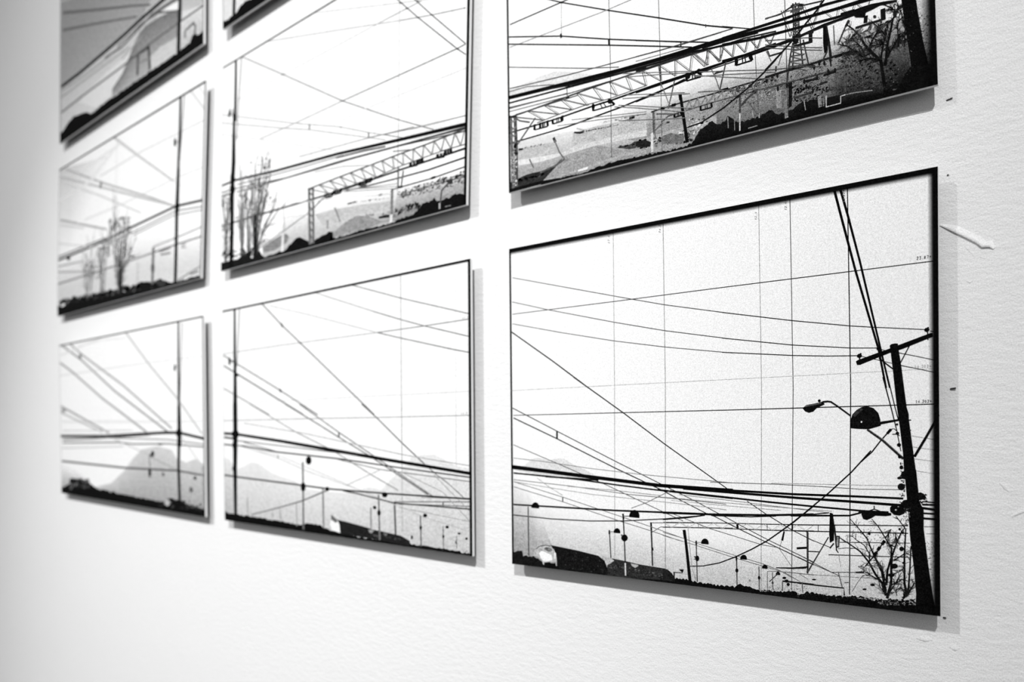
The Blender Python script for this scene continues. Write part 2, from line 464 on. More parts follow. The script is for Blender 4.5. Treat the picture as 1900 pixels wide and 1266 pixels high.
('printed_hills', '''P .86 19 1665 190 17 186 0 262 15 273 -15 302 -104 309 -136 160 -73 -359 21 -569 64 -754 112
C .80 .55 .25 1 29 836 732 -87 502 -75 657 -88 567 13 570 59 530 19 697 22 756 74 968 -41 25 0 741 -11 504 -6 652 -9 563 -8 567 -8 527 -7 693 -10 755 -10 962 -13
C .78 .60 .00 .90 1312 718 1006 97 972 98 996 21 989 -55 734 -59 1311 685 1004 -436 971 17 996 30 989 -42 735 6
C .58 .30 .20 1 3512 452 772 112 635 58 356 132 498 65 3507 -48 761 -11 634 -8 351 -5 497 -7
P .72 161 661 309 -20 415 -42 114 -186 -331 18 -487 69
P .85 170 404 11 88 487 -61 331 -26 75 -42 -152 -10 -354 6
P .60 1036 334 299 12 359 1 225 -90 203 -55 -118 -66 -311 -37 -360 -14 -707 -36
P .80 999 382 226 53 292 -13 522 -15 447 -45 -1 -86 -446 50 -345 29 -359 -2 -261 -5
P .72 1245 646 451 -13 791 -99 -1 -172 -447 45 -522 23 -292 20
C .66 .50 1 1 626 57 707 12 360 30 345 14 446 -37 626 9 707 -9 359 -14 345 -6 447 -14
P .90 1333 69 182 4 -18 -34 -164 0
L .12 23 42 1263 649 110 -34 73 1
B .20 .45 24 31 25 9 1410 626 630 -61 0 -15 -630 60
L .10 40 39 2208 601 90 -4
L .40 16 16 2141 593 116 -13
L .15 34 34 198 657 87 -16
B .35 .55 12 32 25 10 286 663 482 -45 0 -24 -483 44
B .45 .65 26 33 21 7 1784 669 703 -71 0 -15 -703 71
P .25 2004 232 85 8 116 -22 83 30 197 -22 -1 -93 -279 27
B .10 .35 16 34 30 13 2021 250 464 -56 0 -22 -464 55
B .30 .75 60 35 38 24 2315 258 864 -107 -1 -123 -864 99
P .12 2314 229 130 10 111 -64 -16 -61 -128 18 -97 39
P .42 2712 212 139 13 121 -53 89 -37 -30 -89 -319 53
B .50 .85 30 36 30 22 3092 362 318 -44 -1 -216 -318 39
B .78 .92 16 37 30 19 2972 228 410 43 -1 -54 -409 -45
B .12 .55 230 38 15 8 4150 579 683 -131 -1 -244 -684 119
B .10 .52 200 39 15 7 4525 638 582 -130 -2 -335 -582 114
B .25 .72 120 40 17 11 3586 554 760 -80 -1 -178 -760 71
B .30 .72 120 41 16 8 3663 496 620 -63 -1 -178 -620 56'''),
('printed_ground', '''P .17 25 164 89 33 88 -3 132 22 107 2 96 -5 95 -5 115 7 82 -2 82 22 71 41 81 47 -71 -74 -142 -91 -125 -81 -94 -63 -299 -3 -297 3
B .06 .30 24 151 55 26 81 178 624 -16 0 -34 -625 15
P .06 24 60 607 -4 380 -35 0 -24 -412 7 -564 1
C .08 .03 1 1 642 15 32 24 32 -20 31 5 32 -13 32 13 31 -15 32 18 31 -23 31 14 31 5 31 -6 31 -9 31 14 30 -10 31 8 30 -1 31 -3 30 -1 30 -2 30 -13 30 10 30 -11 30 -1 30 0 29 -2 30 10 29 -2 29 -6 32 13 31 13 32 -6 31 3 31 12 31 6 29 -1 29 -12 29 -2 29 5 28 7 29 11 28 2 28 -15 27 2 27 1 27 7 27 0 27 -2 26 1 27 -13 26 7 27 -7 26 3 26 -4 26 -5 26 -2 26 15 26 -21 27 1 27 -1 27 8 26 -14 27 1 26 13 26 -13 27 3 645 -9 32 0 32 -1 32 0 31 -1 32 0 31 0 32 -1 31 0 31 -1 31 0 31 -1 31 0 30 0 31 -1 30 0 31 -1 30 0 31 -1 30 0 30 0 30 -1 29 0 30 -1 30 0 29 0 30 -1 29 0 29 -1 32 0 31 0 32 -1 31 0 31 -1 31 0 29 -1 29 0 28 0 29 -1 28 0 29 -1 28 0 28 0 27 -1 27 0 27 0 27 -1 27 0 26 -1 27 0 26 0 27 -1 26 0 26 0 26 -1 26 0 26 0 26 -1 27 0 26 0 27 -1 27 0 26 -1 26 0 27 0 26 -1
C .09 .03 1 1 2313 8 24 -9 23 15 23 -9 23 -8 24 14 23 -7 23 0 23 -4 23 27 23 -5 22 -27 23 6 22 14 22 -18 22 17 22 -8 22 -5 22 5 21 2 22 -14 22 -7 21 9 22 -13 21 -12 22 28 21 -9 22 7 22 -18 23 9 22 0 22 8 21 -16 22 1 22 11 22 -11 20 26 20 3 20 -14 21 30 20 9 23 44 23 19 23 35 21 32 20 -6 20 10 21 10 20 11 20 3 23 30 22 -2 19 7 20 -25 19 -19 19 -16 19 -9 21 0 20 -11 21 25 20 0 21 -1 29 62 22 -13 21 -23 22 -14 21 -25 19 -30 19 -2 19 -21 18 7 19 -2 18 4 19 -22 18 9 18 5 19 8 18 -18 18 8 18 13 18 -1 18 -23 18 20 18 1 18 14 18 -18 18 23 17 -5 18 0 18 10 17 9 18 8 17 -8 20 -4 20 -27 20 -26 20 -15 20 -9 18 4 19 14 18 -18 18 -1 18 18 18 10 18 -12 18 4 18 -11 19 13 18 19 19 7 18 12 18 4 19 10 18 14 2314 -32 23 0 24 0 23 -1 23 0 23 0 23 -1 23 0 23 0 23 -1 23 0 23 0 22 -1 22 0 22 0 22 0 22 -1 22 0 22 0 21 -1 22 0 22 0 21 -1 22 0 21 0 22 0 21 -1 22 0 22 0 22 -1 22 0 22 0 22 -1 22 0 22 0 21 0 21 -1 20 0 20 0 20 -1 20 0 23 0 23 0 23 -1 20 0 20 0 21 -1 20 0 20 0 20 0 22 -1 23 0 19 0 19 -1 20 0 19 0 19 0 21 -1 20 0 21 0 20 0 20 -1 29 0 22 0 22 -1 21 0 22 0 19 -1 19 0 19 0 18 0 19 -1 18 0 19 0 18 0 18 -1 19 0 18 0 18 0 18 -1 18 0 18 0 18 0 18 -1 18 0 18 0 17 0 18 -1 18 0 17 0 18 0 17 -1 18 0 20 0 20 0 20 -1 20 0 19 0 19 0 18 -1 18 0 19 0 18 0 18 -1 18 0 18 0 18 0 18 -1 19 0 18 0 18 0 18 -1 19 0 18 0
C .07 .03 1 1 4593 126 17 22 18 -12 17 2 17 -14 17 16 17 -2 17 -4 18 6 16 -16 17 1 17 4 19 1 18 -45 18 -6 19 -20 16 6 17 5 17 -8 16 22 17 8 16 -20 17 24 16 4 17 -1 16 -9 16 18 17 8 17 -9 17 -1 17 3 17 -27 17 3 16 14 17 -4 17 -22 16 6 17 6 16 -5 17 -13 16 19 16 -12 15 16 15 -14 16 5 15 -4 15 -3 15 -2 15 -14 15 13 15 9 15 -24 15 -4 15 1 15 14 15 -3 14 -12 15 17 14 -1 15 -13 14 6 15 -7 14 7 15 -23 14 11 14 3 15 0 14 0 14 -15 14 -1 14 -1 14 -5 15 7 14 5 14 -2 14 6 14 -8 14 -5 14 -12 14 6 14 11 14 -13 14 3 14 -14 14 -2 14 4 14 -3 14 5 14 2 13 -16 14 -1 14 4 13 0 4590 -63 17 0 18 0 17 -1 17 0 17 0 17 0 17 -1 17 0 17 0 17 0 17 -1 19 0 18 0 19 0 18 -1 17 0 16 0 17 0 16 -1 17 0 16 0 17 0 16 0 16 -1 17 0 16 0 17 0 17 -1 17 0 17 0 17 0 16 0 17 -1 17 0 17 0 16 0 17 -1 16 0 17 0 16 0 16 0 15 -1 15 0 15 0 15 0 16 -1 15 0 15 0 15 0 15 0 15 -1 15 0 15 0 15 0 14 0 15 -1 15 0 14 0 15 0 14 0 15 -1 14 0 14 0 15 0 14 0 14 -1 15 0 14 0 14 0 14 0 14 -1 14 0 14 0 14 0 15 0 14 -1 14 0 14 0 14 0 14 0 14 0 14 -1 14 0 14 0 14 0 14 0 13 -1 14 0 14 0 14 0 13 0 14 -1
B .05 .30 70 55 20 18 4437 376 395 -80 -1 -183 -395 74
B .05 .28 60 56 19 15 4832 244 439 -87 0 -47 -439 85
P .08 4432 441 49 -28 -8 -287 -37 -14
P .08 4878 108 154 -9 -1 -97 -148 7
L .45 32 32 4394 326 10 -331
L .62 10 10 4428 366 -3 -365
L .50 42 42 4796 156 11 -138
L .60 12 12 4843 118 2 -98
L .60 10 10 4619 147 17 -117
L .62 9 9 4288 383 4 -230
L .62 9 9 4301 380 3 -231
L .62 9 9 4319 374 4 -230
L .62 9 9 4338 368 4 -229
L .75 17 17 3821 239 -1 -243
L .60 13 13 3983 206 13 -94
L .65 16 16 4068 156 3 -65
L .50 14 14 3929 -1 118 1
L .50 13 13 3661 218 6 -148
L .45 11 11 3749 193 3 -173
L .50 10 10 37 292 154 -113
C .20 .04 .05 1 5440 400 117 111 95 20 75 -15 92 -74 91 -72 98 -75 5437 -23 116 -8 95 4 76 -2 92 -7 91 -7 117 -16
C .42 .04 .10 1 4804 47 235 508 154 36 150 -29 146 -71 4804 36 232 -34 153 -11 150 -12 147 -11
B .05 .30 110 57 19 17 5039 511 612 -201 -3 -337 -611 184
B .20 .42 80 58 10 9 5059 482 400 -131 -2 -299 -400 121
B .15 .40 60 59 8 8 5518 396 282 -93 -2 -292 -282 87
L .55 11 10 5036 80 123 2 220 -34
C .82 .62 1 1 5827 919 68 -26 72 -27 5901 394 36 -33 49 -38
B .30 .75 60 60 13 10 5858 752 126 -47 -2 -339 -126 43
C .60 .05 .00 1 5847 475 81 -39 72 -35 5945 152 27 -9 44 -15
B .20 .50 26 61 13 17 5928 323 63 -22 -2 -308 -63 20'''),
('printed_grid_lines', '''l .42 .80 13 13 1851 3785 32 -1352 19 -803 15 -1514
l .40 .80 11 11 2646 3418 34 -1289 26 -1015 15 -1119
l .38 .80 10 9 3974 2805 32 -1181 18 -701 41 -795
l .20 .80 10 10 4370 2622 26 -1147 20 -904 14 -556'''),
('printed_gantry', '''L .34 13 13 45 1221 660 -235
L .34 12 13 705 986 -326 235
L .49 8 8 79 1221 653 -233
L .49 7 8 732 988 -314 233
L .34 13 13 379 1221 596 -218
L .34 12 12 975 1003 -275 218
L .49 8 7 411 1221 592 -219
L .49 7 7 1003 1002 -265 220
L .34 13 12 700 1221 547 -228
L .34 12 12 1247 993 -237 231
L .49 8 7 732 1222 542 -230
L .49 7 7 1274 992 -228 232
L .34 12 12 1010 1224 501 -241
L .34 12 12 1511 983 -202 244
L .49 7 7 1040 1224 497 -242
L .49 7 7 1537 982 -193 245
L .34 12 12 1309 1227 453 -238
L .34 12 12 1762 989 -164 240
L .49 7 7 1338 1227 448 -237
L .49 7 7 1786 990 -154 238
L .34 12 11 1598 1229 408 -238
L .34 12 12 2006 991 -126 233
L .49 7 7 1626 1228 404 -237
L .49 7 7 2030 991 -117 233
L .34 11 11 1880 1224 366 -237
L .34 12 12 2246 987 -94 233
L .49 7 7 1907 1224 362 -237
L .49 7 7 2269 987 -85 233
L .34 11 11 2152 1220 326 -236
L .34 12 12 2478 984 -62 232
L .49 7 7 2179 1220 322 -237
L .49 7 8 2501 983 -54 233
L .34 11 11 2416 1216 289 -236
L .34 13 13 2705 980 -33 231
L .49 6 6 2442 1216 285 -236
L .49 8 8 2727 980 -25 230
L .34 11 10 2672 1211 252 -232
L .34 13 13 2924 979 -3 225
L .49 6 6 2697 1210 248 -231
L .49 8 8 2945 979 5 224
L .34 10 10 2921 1204 216 -226
L .34 13 13 3137 978 25 219
L .49 6 6 2945 1203 213 -226
L .49 8 8 3158 977 32 218
L .34 10 10 3162 1197 183 -223
L .34 13 13 3345 974 52 211
L .49 6 6 3185 1195 181 -222
L .49 8 8 3366 973 58 210
L .34 10 10 3397 1185 151 -216
L .34 13 13 3548 969 77 204
L .49 6 6 3420 1183 148 -214
L .49 8 8 3568 969 57 204
L .20 28 22 45 1221 558 0 991 8 998 -16 533 -15 500 -25
L .35 16 14 572 984 506 18 407 0 422 -25 583 8
L .30 18 17 143 1233 491 -17 706 -26
L .15 21 21 3625 1173 110 -14
L .30 11 11 3186 1208 201 -229
L .30 13 13 3387 979 -6 212
L .45 7 7 3205 1206 200 -227
L .45 8 8 3405 979 -1 210
L .30 11 11 3381 1191 178 -211
L .30 13 13 3559 980 12 195
L .45 7 7 3400 1190 175 -210
L .45 8 8 3575 980 19 193
L .30 11 11 3571 1175 155 -195
L .30 14 13 3726 980 29 187
L .45 7 6 3590 1174 153 -194
L .45 8 8 3743 980 34 187
L .30 11 11 3755 1167 135 -188
L .30 14 14 3890 979 44 180
L .45 6 6 3773 1167 134 -188
L .45 8 8 3907 979 49 177
L .30 11 11 3934 1159 117 -182
L .30 14 14 4051 977 62 159
L .45 6 6 3952 1156 115 -179
L .45 8 8 4067 977 67 156
L .30 10 10 4113 1136 96 -161
L .30 14 14 4209 975 78 139
L .45 6 6 4130 1134 94 -159
L .45 8 8 4224 975 63 139
L .15 24 20 2321 1235 536 -23 445 -9 337 -33 244 -5 404 -51
L .35 10 9 4351 1347 107 -364
L .35 12 12 4458 983 140 349
L .50 6 6 4376 1346 107 -363
L .50 7 7 4483 983 144 347
L .35 9 9 4598 1332 113 -340
L .35 11 11 4711 992 126 325 340 884
L .50 5 5 4623 1331 113 -338
L .50 7 6 4736 993 101 324 287 927
L .40 7 7 4836 1168 147 -179
L .40 9 9 4983 989 34 161
L .55 4 4 4854 1166 146 -178
L .55 5 5 5000 988 38 160
L .40 7 7 5017 1150 136 -174
L .40 9 9 5153 976 40 157
L .55 4 4 5035 1148 135 -173
L .55 5 5 5170 975 44 156
L .40 7 7 5193 1133 127 -169
L .40 9 9 5320 964 45 152 265 895
L .55 4 4 5211 1131 125 -168
L .55 5 5 5336 963 29 153 179 957
L .05 24 28 6 971 490 -16 482 -12 614 8 336 -6 772 10 526 -6 508 -10
L .04 31 31 2319 938 747 -2 234 -2 447 11 539 14
L .10 15 14 3300 911 474 1 512 11
L .06 22 24 23 798 1120 -31 933 32 623 45 373 33
L .06 25 24 2318 808 320 21 428 66
L .05 45 45 522 974 0 -89
L .05 43 43 770 962 9 -90
L .05 21 21 522 885 257 -13
L .15 19 19 627 969 4 -89
L .15 19 19 672 967 5 -90
L .05 42 42 868 959 9 -77
L .05 41 41 1050 964 9 -84
L .05 21 21 877 882 182 -2
L .15 18 18 945 961 9 -80
L .15 18 18 977 962 9 -81
L .05 39 39 1601 969 8 -89
L .05 31 31 1889 960 85 -94
L .05 20 19 1609 880 365 -14
L .15 15 15 1723 965 42 -91
L .15 14 14 1775 964 55 -93
L .05 45 45 632 968 0 -88
L .05 43 43 770 965 9 -93
L .05 21 21 632 880 147 -8
L .15 19 19 690 967 4 -90
L .15 19 19 715 966 6 -91
L .05 40 40 3096 961 -8 -98
L .05 35 35 3271 957 28 -101
L .05 21 21 3088 863 211 -7
L .15 17 17 3170 959 7 -99
L .15 16 16 3202 958 13 -99
L .05 36 36 3781 950 -7 -97
L .05 32 32 3961 945 26 -96
L .05 20 20 3774 853 213 -4
L .15 15 15 3857 948 7 -97
L .15 15 15 3890 947 12 -96
E 9 .04 3110 929 38 -12 0 -47
E 9 .04 3271 933 37 -12 0 -41
E 9 .05 3781 903 24 -8 0 -47
E 9 .05 3964 902 24 -8 0 -42
E 9 .06 1156 1377 41 -13 0 -28
E 9 .08 1155 1206 41 -12 0 -16
E 9 .05 1889 938 38 -11 0 -36
E 9 .05 1610 944 28 -8 0 -45
E 9 .05 1040 919 27 -7 0 -41
L .40 16 16 1138 1422 8 -205
L .40 55 55 38 1229 22 -485 34 -685
L .28 66 66 133 1186 18 -465 6 -659
L .12 33 33 17 1235 147 -49
L .30 16 16 42 1179 111 -89
L .50 17 17 153 1148 -112 -36
L .30 17 16 47 1061 105 -86
L .50 17 17 153 1033 -106 -38
L .30 17 17 53 944 99 -83
L .50 17 17 152 918 -99 -40
L .30 17 17 59 827 92 -81
L .50 17 17 151 803 -93 -42
L .30 17 17 64 710 86 -79
L .50 17 17 150 688 -86 -44
L .30 17 17 70 593 79 -77
L .50 17 17 150 573 -81 -46
L .30 17 17 75 476 74 -75
L .50 18 18 149 458 -74 -48
L .30 18 17 81 359 67 -73
L .50 18 18 148 344 -67 -51
L .30 18 18 87 242 60 -71
L .50 18 18 148 229 -62 -53
B .60 .85 14 62 30 37 34 585 126 -31 -3 -459 -126 28
B .05 .20 5 63 30 37 109 765 63 -16 -1 -164 -63 15
L .30 22 23 543 1073 -174 -163 -187 -164
L .40 20 21 482 1025 -279 -252
L .35 24 24 431 1031 -205 80 -104 78
L .20 44 44 885 670 38 -81
L .40 21 20 904 626 95 -213 94 -132
L .40 22 22 418 451 80 -156
L .35 29 28 1093 289 -172 -61 -294 -43
L .30 33 33 2593 593 7 -309
L .82 36 36 2569 300 4 -273
L .40 13 13 2608 581 11 -359
L .16 16 18 2558 592 172 4 274 -4 521 -14 179 -1 580 -10
L .32 13 13 2636 545 277 -78 527 1 209 -7 634 -21
L .05 38 38 2707 599 62 -7
L .05 38 38 2868 595 64 -5
L .05 44 44 3567 582 103 -1
L .45 8 8 3004 592 55 -135
L .45 10 10 3059 457 67 131
L .60 5 5 3016 591 54 -133
L .60 6 6 3070 458 70 130
L .45 8 8 3126 588 43 -128
L .45 10 10 3169 460 76 125
L .60 5 5 3138 588 42 -127
L .60 6 6 3180 461 79 124
L .45 8 8 3245 585 32 -122
L .45 10 10 3277 463 86 119
L .60 5 5 3257 585 31 -121
L .60 6 6 3288 464 89 118
L .45 9 9 3363 582 21 -116
L .45 10 10 3384 466 95 113
L .60 5 5 3375 582 20 -115
L .60 6 6 3395 467 98 111
L .45 9 9 3479 579 12 -113
L .45 10 10 3491 466 102 111
L .60 5 5 3490 578 11 -112
L .60 6 6 3501 466 105 111
L .45 9 9 3593 577 3 -115
L .45 10 10 3596 462 108 115
L .60 5 5 3604 577 3 -115
L .60 6 6 3607 462 97 115
L .35 8 8 3704 577 42 -121
L .35 9 9 3746 456 44 119
L .50 5 5 3713 577 42 -121
L .50 6 6 3755 456 45 119
L .35 8 8 3790 575 42 -121
L .35 9 9 3832 454 43 120
L .50 5 5 3798 575 42 -121
L .50 6 6 3840 454 45 120
L .35 8 8 3875 574 41 -123
L .35 9 9 3916 451 42 122
L .50 5 5 3883 574 41 -123
L .50 5 5 3924 451 44 121
L .35 8 8 3958 573 41 -124
L .35 9 9 3999 449 42 122
L .50 5 5 3967 573 40 -125
L .50 5 5 4007 448 44 123
L .35 8 7 4041 571 40 -125
L .35 9 9 4081 446 42 124
L .50 5 4 4049 571 40 -125
L .50 5 5 4089 446 43 124
L .35 7 7 4123 570 40 -126
L .35 9 9 4163 444 41 125
L .50 4 4 4131 570 40 -127
L .50 5 5 4171 443 42 125
L .35 7 7 4204 569 39 -128
L .35 9 9 4243 441 41 126
L .50 4 4 4212 568 39 -127
L .50 5 5 4251 441 33 126
L .05 30 30 2913 474 -3 -55
L .05 27 27 3003 470 15 -49
L .05 16 16 2910 419 108 2
L .15 13 13 2951 472 4 -52
L .15 13 13 2967 471 8 -51
L .05 29 29 3290 471 -1 -62
L .05 27 27 3437 466 9 -61
L .05 16 15 3289 409 157 -4
L .15 12 12 3352 469 4 -61
L .15 12 12 3378 468 6 -61
E 9 .10 4011 439 31 -9 0 -23
B .10 .30 26 64 19 11 3704 564 579 -17 0 -51 -579 15
L .30 17 17 2916 927 -47 -181 -50 -175
L .40 12 12 2709 949 69 -176 45 -126
L .25 19 19 3645 948 -50 -191 -49 -199
L .35 11 11 3442 913 70 -170 44 -148
L .20 22 22 3484 839 119 -2
L .25 15 17 4182 907 25 -72 78 -7
L .20 19 19 2695 1222 14 -231
L .30 17 16 2714 410 108 55 91 2
L .40 14 14 2619 322 110 70
L .20 22 22 2791 382 46 -6
L .25 24 24 3825 461 -1 -236
L .35 10 10 4048 149 -117 189
L .25 24 24 4050 459 -132 -78 -80 -68
L .04 45 45 2993 716 11 -80
L .04 38 49 3000 707 48 -347 49 -328
P .07 4878 108 154 -9 -1 -97 -148 7
L .70 16 16 4875 133 0 -134 162 -1 0 81 51 3
L .45 9 9 5088 82 182 -19
L .15 17 17 4493 1383 8 -261 3 -239 -19 -320
L .20 17 16 4566 1362 -2 -262 17 -231 28 -284
L .15 15 15 4527 1383 0 -470
L .20 18 18 4492 899 -34 -164 -39 -290
L .20 15 15 4614 895 32 -173 32 -159
L .12 35 30 4468 1351 73 -3 73 -32
L .30 16 16 4462 1288 151 -13
L .20 18 18 4485 1178 104 0
L .15 20 20 4479 1068 109 -14
L .30 9 9 4495 1376 73 -60
L .35 12 12 4568 1348 -73 -7
L .30 9 9 4495 1336 73 -60
L .35 12 12 4568 1308 -73 -7
L .30 9 9 4495 1296 72 -60
L .35 12 12 4568 1268 -74 -8
L .30 9 9 4494 1255 73 -59
L .35 12 12 4567 1229 -73 -9
L .30 9 9 4494 1215 73 -59
L .35 12 12 4567 1189 -73 -9
L .30 9 9 4494 1175 73 -59
L .35 12 12 4567 1149 -73 -9
L .30 9 9 4494 1135 72 -59
L .35 12 12 4567 1109 -74 -9
L .30 9 9 4493 1095 73 -58
L .35 12 12 4566 1069 -73 -9
L .30 9 9 4493 1055 73 -58
L .35 12 12 4566 1029 -73 -9
L .30 9 9 4493 1015 73 -58
L .35 12 12 4566 989 -73 -9
L .30 9 9 4493 975 72 -58
L .35 12 12 4566 949 -73 -9
L .30 9 9 4492 935 73 -58
L .35 12 12 4565 909 -73 -10
L .30 12 12 4480 866 119 -16
L .35 9 9 4480 866 118 -90
L .30 12 12 4468 804 146 -21
L .35 9 9 4468 804 146 -96
L .30 12 12 4457 743 172 -27
L .35 9 9 4457 743 172 -102
L .30 12 12 4446 681 198 -33
L .35 10 9 4446 681 198 -107
L .30 12 12 4434 619 226 -38
L .35 10 10 4434 619 225 -112
E 9 .06 4524 924 36 -13 0 -55
L .06 41 41 4484 959 103 -5
L .10 27 27 4502 852 222 -14
L .08 44 44 4701 952 -1 -105
L .12 20 20 4659 954 78 -9
L .40 12 12 4315 680 76 216
L .20 18 18 4202 832 151 -6
L .40 8 8 4164 909 63 -149
L .20 20 20 4283 614 4 63
L .12 28 20 4150 579 276 2 243 -15 165 8 184 0 168 -8
L .25 17 16 4149 438 276 -8 314 -10 345 -12
L .20 21 20 4498 220 193 5
L .10 23 23 4620 383 154 -11
L .10 23 23 4844 387 139 5
L .08 27 27 4972 565 113 5
L .15 18 18 4797 297 93 2
E 7 .10 4239 539 16 -5 0 -31
E 7 .10 4168 535 17 -5 0 -31
E 7 .10 4302 557 16 -5 0 -30
E 7 .10 4799 549 15 -5 0 -29
E 7 .10 4857 530 15 -5 0 -29
E 7 .10 4902 417 15 -5 0 -29
E 7 .10 4977 406 15 -5 0 -29
E 7 .10 4626 381 16 -5 0 -30
E 7 .10 4774 384 15 -5 0 -29
E 7 .10 4649 312 15 -5 0 -30
E 7 .10 4926 544 15 -5 0 -29
E 7 .10 4307 390 16 -5 0 -30
E 7 .10 4419 394 16 -5 0 -30
E 7 .10 4740 518 15 -5 0 -30
E 7 .10 4716 551 15 -5 0 -30
L .30 15 15 5079 494 9 -376
L .35 12 12 4963 944 10 -234
L .25 18 18 5110 916 -91 -197
L .15 28 28 5132 944 -34 -60'''),
('printed_cables', '''L .10 14 14 -30 3312 851 -482 234 -134 821 -425 802 -402 691 -354 367 -164
L .15 10 10 3592 1423 411 -181
L .20 15 13 36 2722 1003 -19 132 -4 1420 -40
L .70 10 8 33 2355 1752 -69 475 -2 1253 -5
L .10 17 14 16 2529 1020 -341 853 -344 1134 -429
L .10 14 13 2323 1677 686 -254 407 -148
L .10 17 14 15 2413 1873 -655 1134 -409
L .10 14 14 2323 1601 848 -307
L .08 33 33 1036 2226 6 -68
L .65 10 10 1046 2700 0 -483
E 9 .10 1049 2699 30 -11 0 -16
L .08 27 27 1883 1840 2 -81
L .10 19 19 3012 1422 0 -63
L .20 12 12 3369 1531 0 -38
L .45 11 10 13 2040 1489 -495 548 -158
L .30 12 9 29 1689 436 -55 683 -79 754 -73 773 -72 1061 -66
L .30 11 10 2322 1445 747 -67 516 -27
L .60 8 8 2322 1380 746 -57
L .15 14 15 4154 1318 190 -12 136 44
L .15 13 13 4608 1315 230 -32
L .35 9 8 4154 1311 252 3 220 -25
L .03 57 54 10 1544 1202 -123 867 -87 623 -45
L .03 55 54 2702 1289 1033 -49
L .04 45 43 3388 1258 415 -15 107 -4
L .05 37 35 3316 1239 351 -19 400 -36
L .05 33 27 3591 1262 781 -29 505 -6 219 -21 906 -89
L .04 36 31 3590 1236 912 -72 495 -35 368 -26 642 -44
L .06 31 28 3590 1180 470 -76 775 -65 510 -36
L .05 36 26 3589 963 470 -29 420 3 376 52 376 1
L .12 15 14 3967 942 702 16 327 23
L .06 23 21 9 1457 1203 -99 867 -70 650 -45 448 -14 558 -82
L .35 13 11 9 1385 1202 -121 1156 -55
L .45 11 10 8 1318 1137 -89
L .45 11 10 19 1640 355 -25 536 -131
L .10 22 20 675 1468 518 -79 681 -74 617 -79
L .35 13 12 17 1367 457 -33 681 -58
L .50 9 8 2171 946 148 -37 381 -99 365 -95
L .50 9 9 2104 914 214 -48 382 -84 438 -103
L .50 9 8 2036 840 282 -90 381 -127 511 -164
L .50 9 8 1968 836 350 -115 381 -137 364 -131
L .50 9 8 2172 1204 148 -34 382 -95 438 -114
L .50 9 8 2106 1274 215 -61 381 -106 511 -148
L .50 9 9 2035 617 281 -70 382 -90 364 -87
L .45 8 8 3184 913 480 -178 619 -219
L .45 8 8 3201 887 463 -115 620 -167
L .45 8 8 3271 927 394 -109 619 -181
L .45 8 8 3252 666 411 -100 620 -164
L .35 8 7 4152 952 494 -192 189 -67
L .35 8 7 4152 990 494 -199 189 -68
L .35 8 7 4152 1042 495 -134 189 -69
L .35 8 7 4150 669 495 -108 188 -64
L .07 15 19 3106 234 190 10 311 109 325 161 197 128 156 122
L .07 21 19 4150 669 191 143 174 142 133 128 119 105 95 107 570 649
L .60 8 7 1227 852 644 -117 616 -115
L .60 8 8 963 831 734 -108 790 -132'''),
('printed_tree', '''L .05 36 8 5506 58 -37 301 -97 129 -69 109 -59 130 -70 101 -71 80
T .10 1 22 140 75 6 5506 58 -37 301 -97 129 -69 109 -59 130 -70 101 -71 80
L .05 22 8 5469 369 20 144 30 118 -57 95 -88 117
T .10 1 22 141 73 6 5469 369 20 144 30 118 -57 95 -88 117
L .05 30 14 5517 290 21 228 39 177 20 100 38 60 19 67
T .10 1 22 142 72 6 5517 290 21 228 39 177 20 100 38 60 19 67
L .05 20 16 5537 390 115 173 66 9
T .10 1 22 143 72 6 5537 390 115 173 66 9
L .05 20 12 5353 559 40 83 49 69 39 93
T .10 1 22 144 74 6 5353 559 40 83 49 69 39 93
L .05 15 9 5372 488 -89 -25 -100 110 -82 82 -61 32
T .10 1 22 145 75 6 5372 488 -89 -25 -100 110 -82 82 -61 32
L .05 9 8 5303 467 -40 122 -80 104 -81 28
T .10 1 22 146 75 6 5303 467 -40 122 -80 104 -81 28
L .05 14 9 5651 458 -8 214 20 151
T .10 1 22 147 72 6 5651 458 -8 214 20 151
L .05 12 8 5708 439 10 206 -45 227
T .10 1 22 148 71 6 5708 439 10 206 -45 227
L .05 11 18 5283 496 -111 80 -133 -10
T .10 1 22 149 76 6 5283 496 -111 80 -133 -10
L .05 16 10 5479 356 -117 70 -120 7
T .10 1 22 150 74 6 5479 356 -117 70 -120 7
L .05 8 7 5538 518 -68 33 -98 12
T .10 1 22 151 73 6 5538 518 -68 33 -98 12
L .05 12 8 5597 795 -58 -43 -29 -86
T .10 1 22 152 73 6 5597 795 -58 -43 -29 -86
L .05 6 5 5294 688 79 -33 107 -75
T .10 1 22 153 74 6 5294 688 79 -33 107 -75
L .05 9 7 5635 855 -57 74 -57 43
T .10 1 22 154 73 6 5635 855 -57 74 -57 43
T .30 1.4 60 160 86 6 5081 684 82 49 61 22 120 -9 118 12
T .20 1.4 40 161 87 6 5039 533 123 25 131 -44
T .12 1.4 40 162 72 5 5537 432 96 53 85 34
P .06 5175 1041 81 6 119 -4 166 -28 95 -23 0 -21 -76 7 -97 15 -88 -18 -59 -4 -9 -58 -102 39 -20 31
L .08 41 41 5317 929 -7 -79
L .08 50 50 5494 944 3 -129
E 9 .12 5616 841 21 -8 0 -44
L .12 24 23 5204 828 278 -4
E 9 .20 5409 885 18 -6 0 -17
L .10 28 27 5635 876 57 31
L .08 21 21 5042 980 143 30
L .06 27 26 5042 1046 154 -7
L .05 33 31 5042 1129 205 -5 60 -1 699 -12
P .05 4846 999 28 -13 29 -178 -6 -145 -39 -14 -13 130
L .10 20 20 4883 961 27 -181 26 -215
L .12 15 15 4907 757 25 -288
L .20 17 17 4892 665 -58 -103'''),
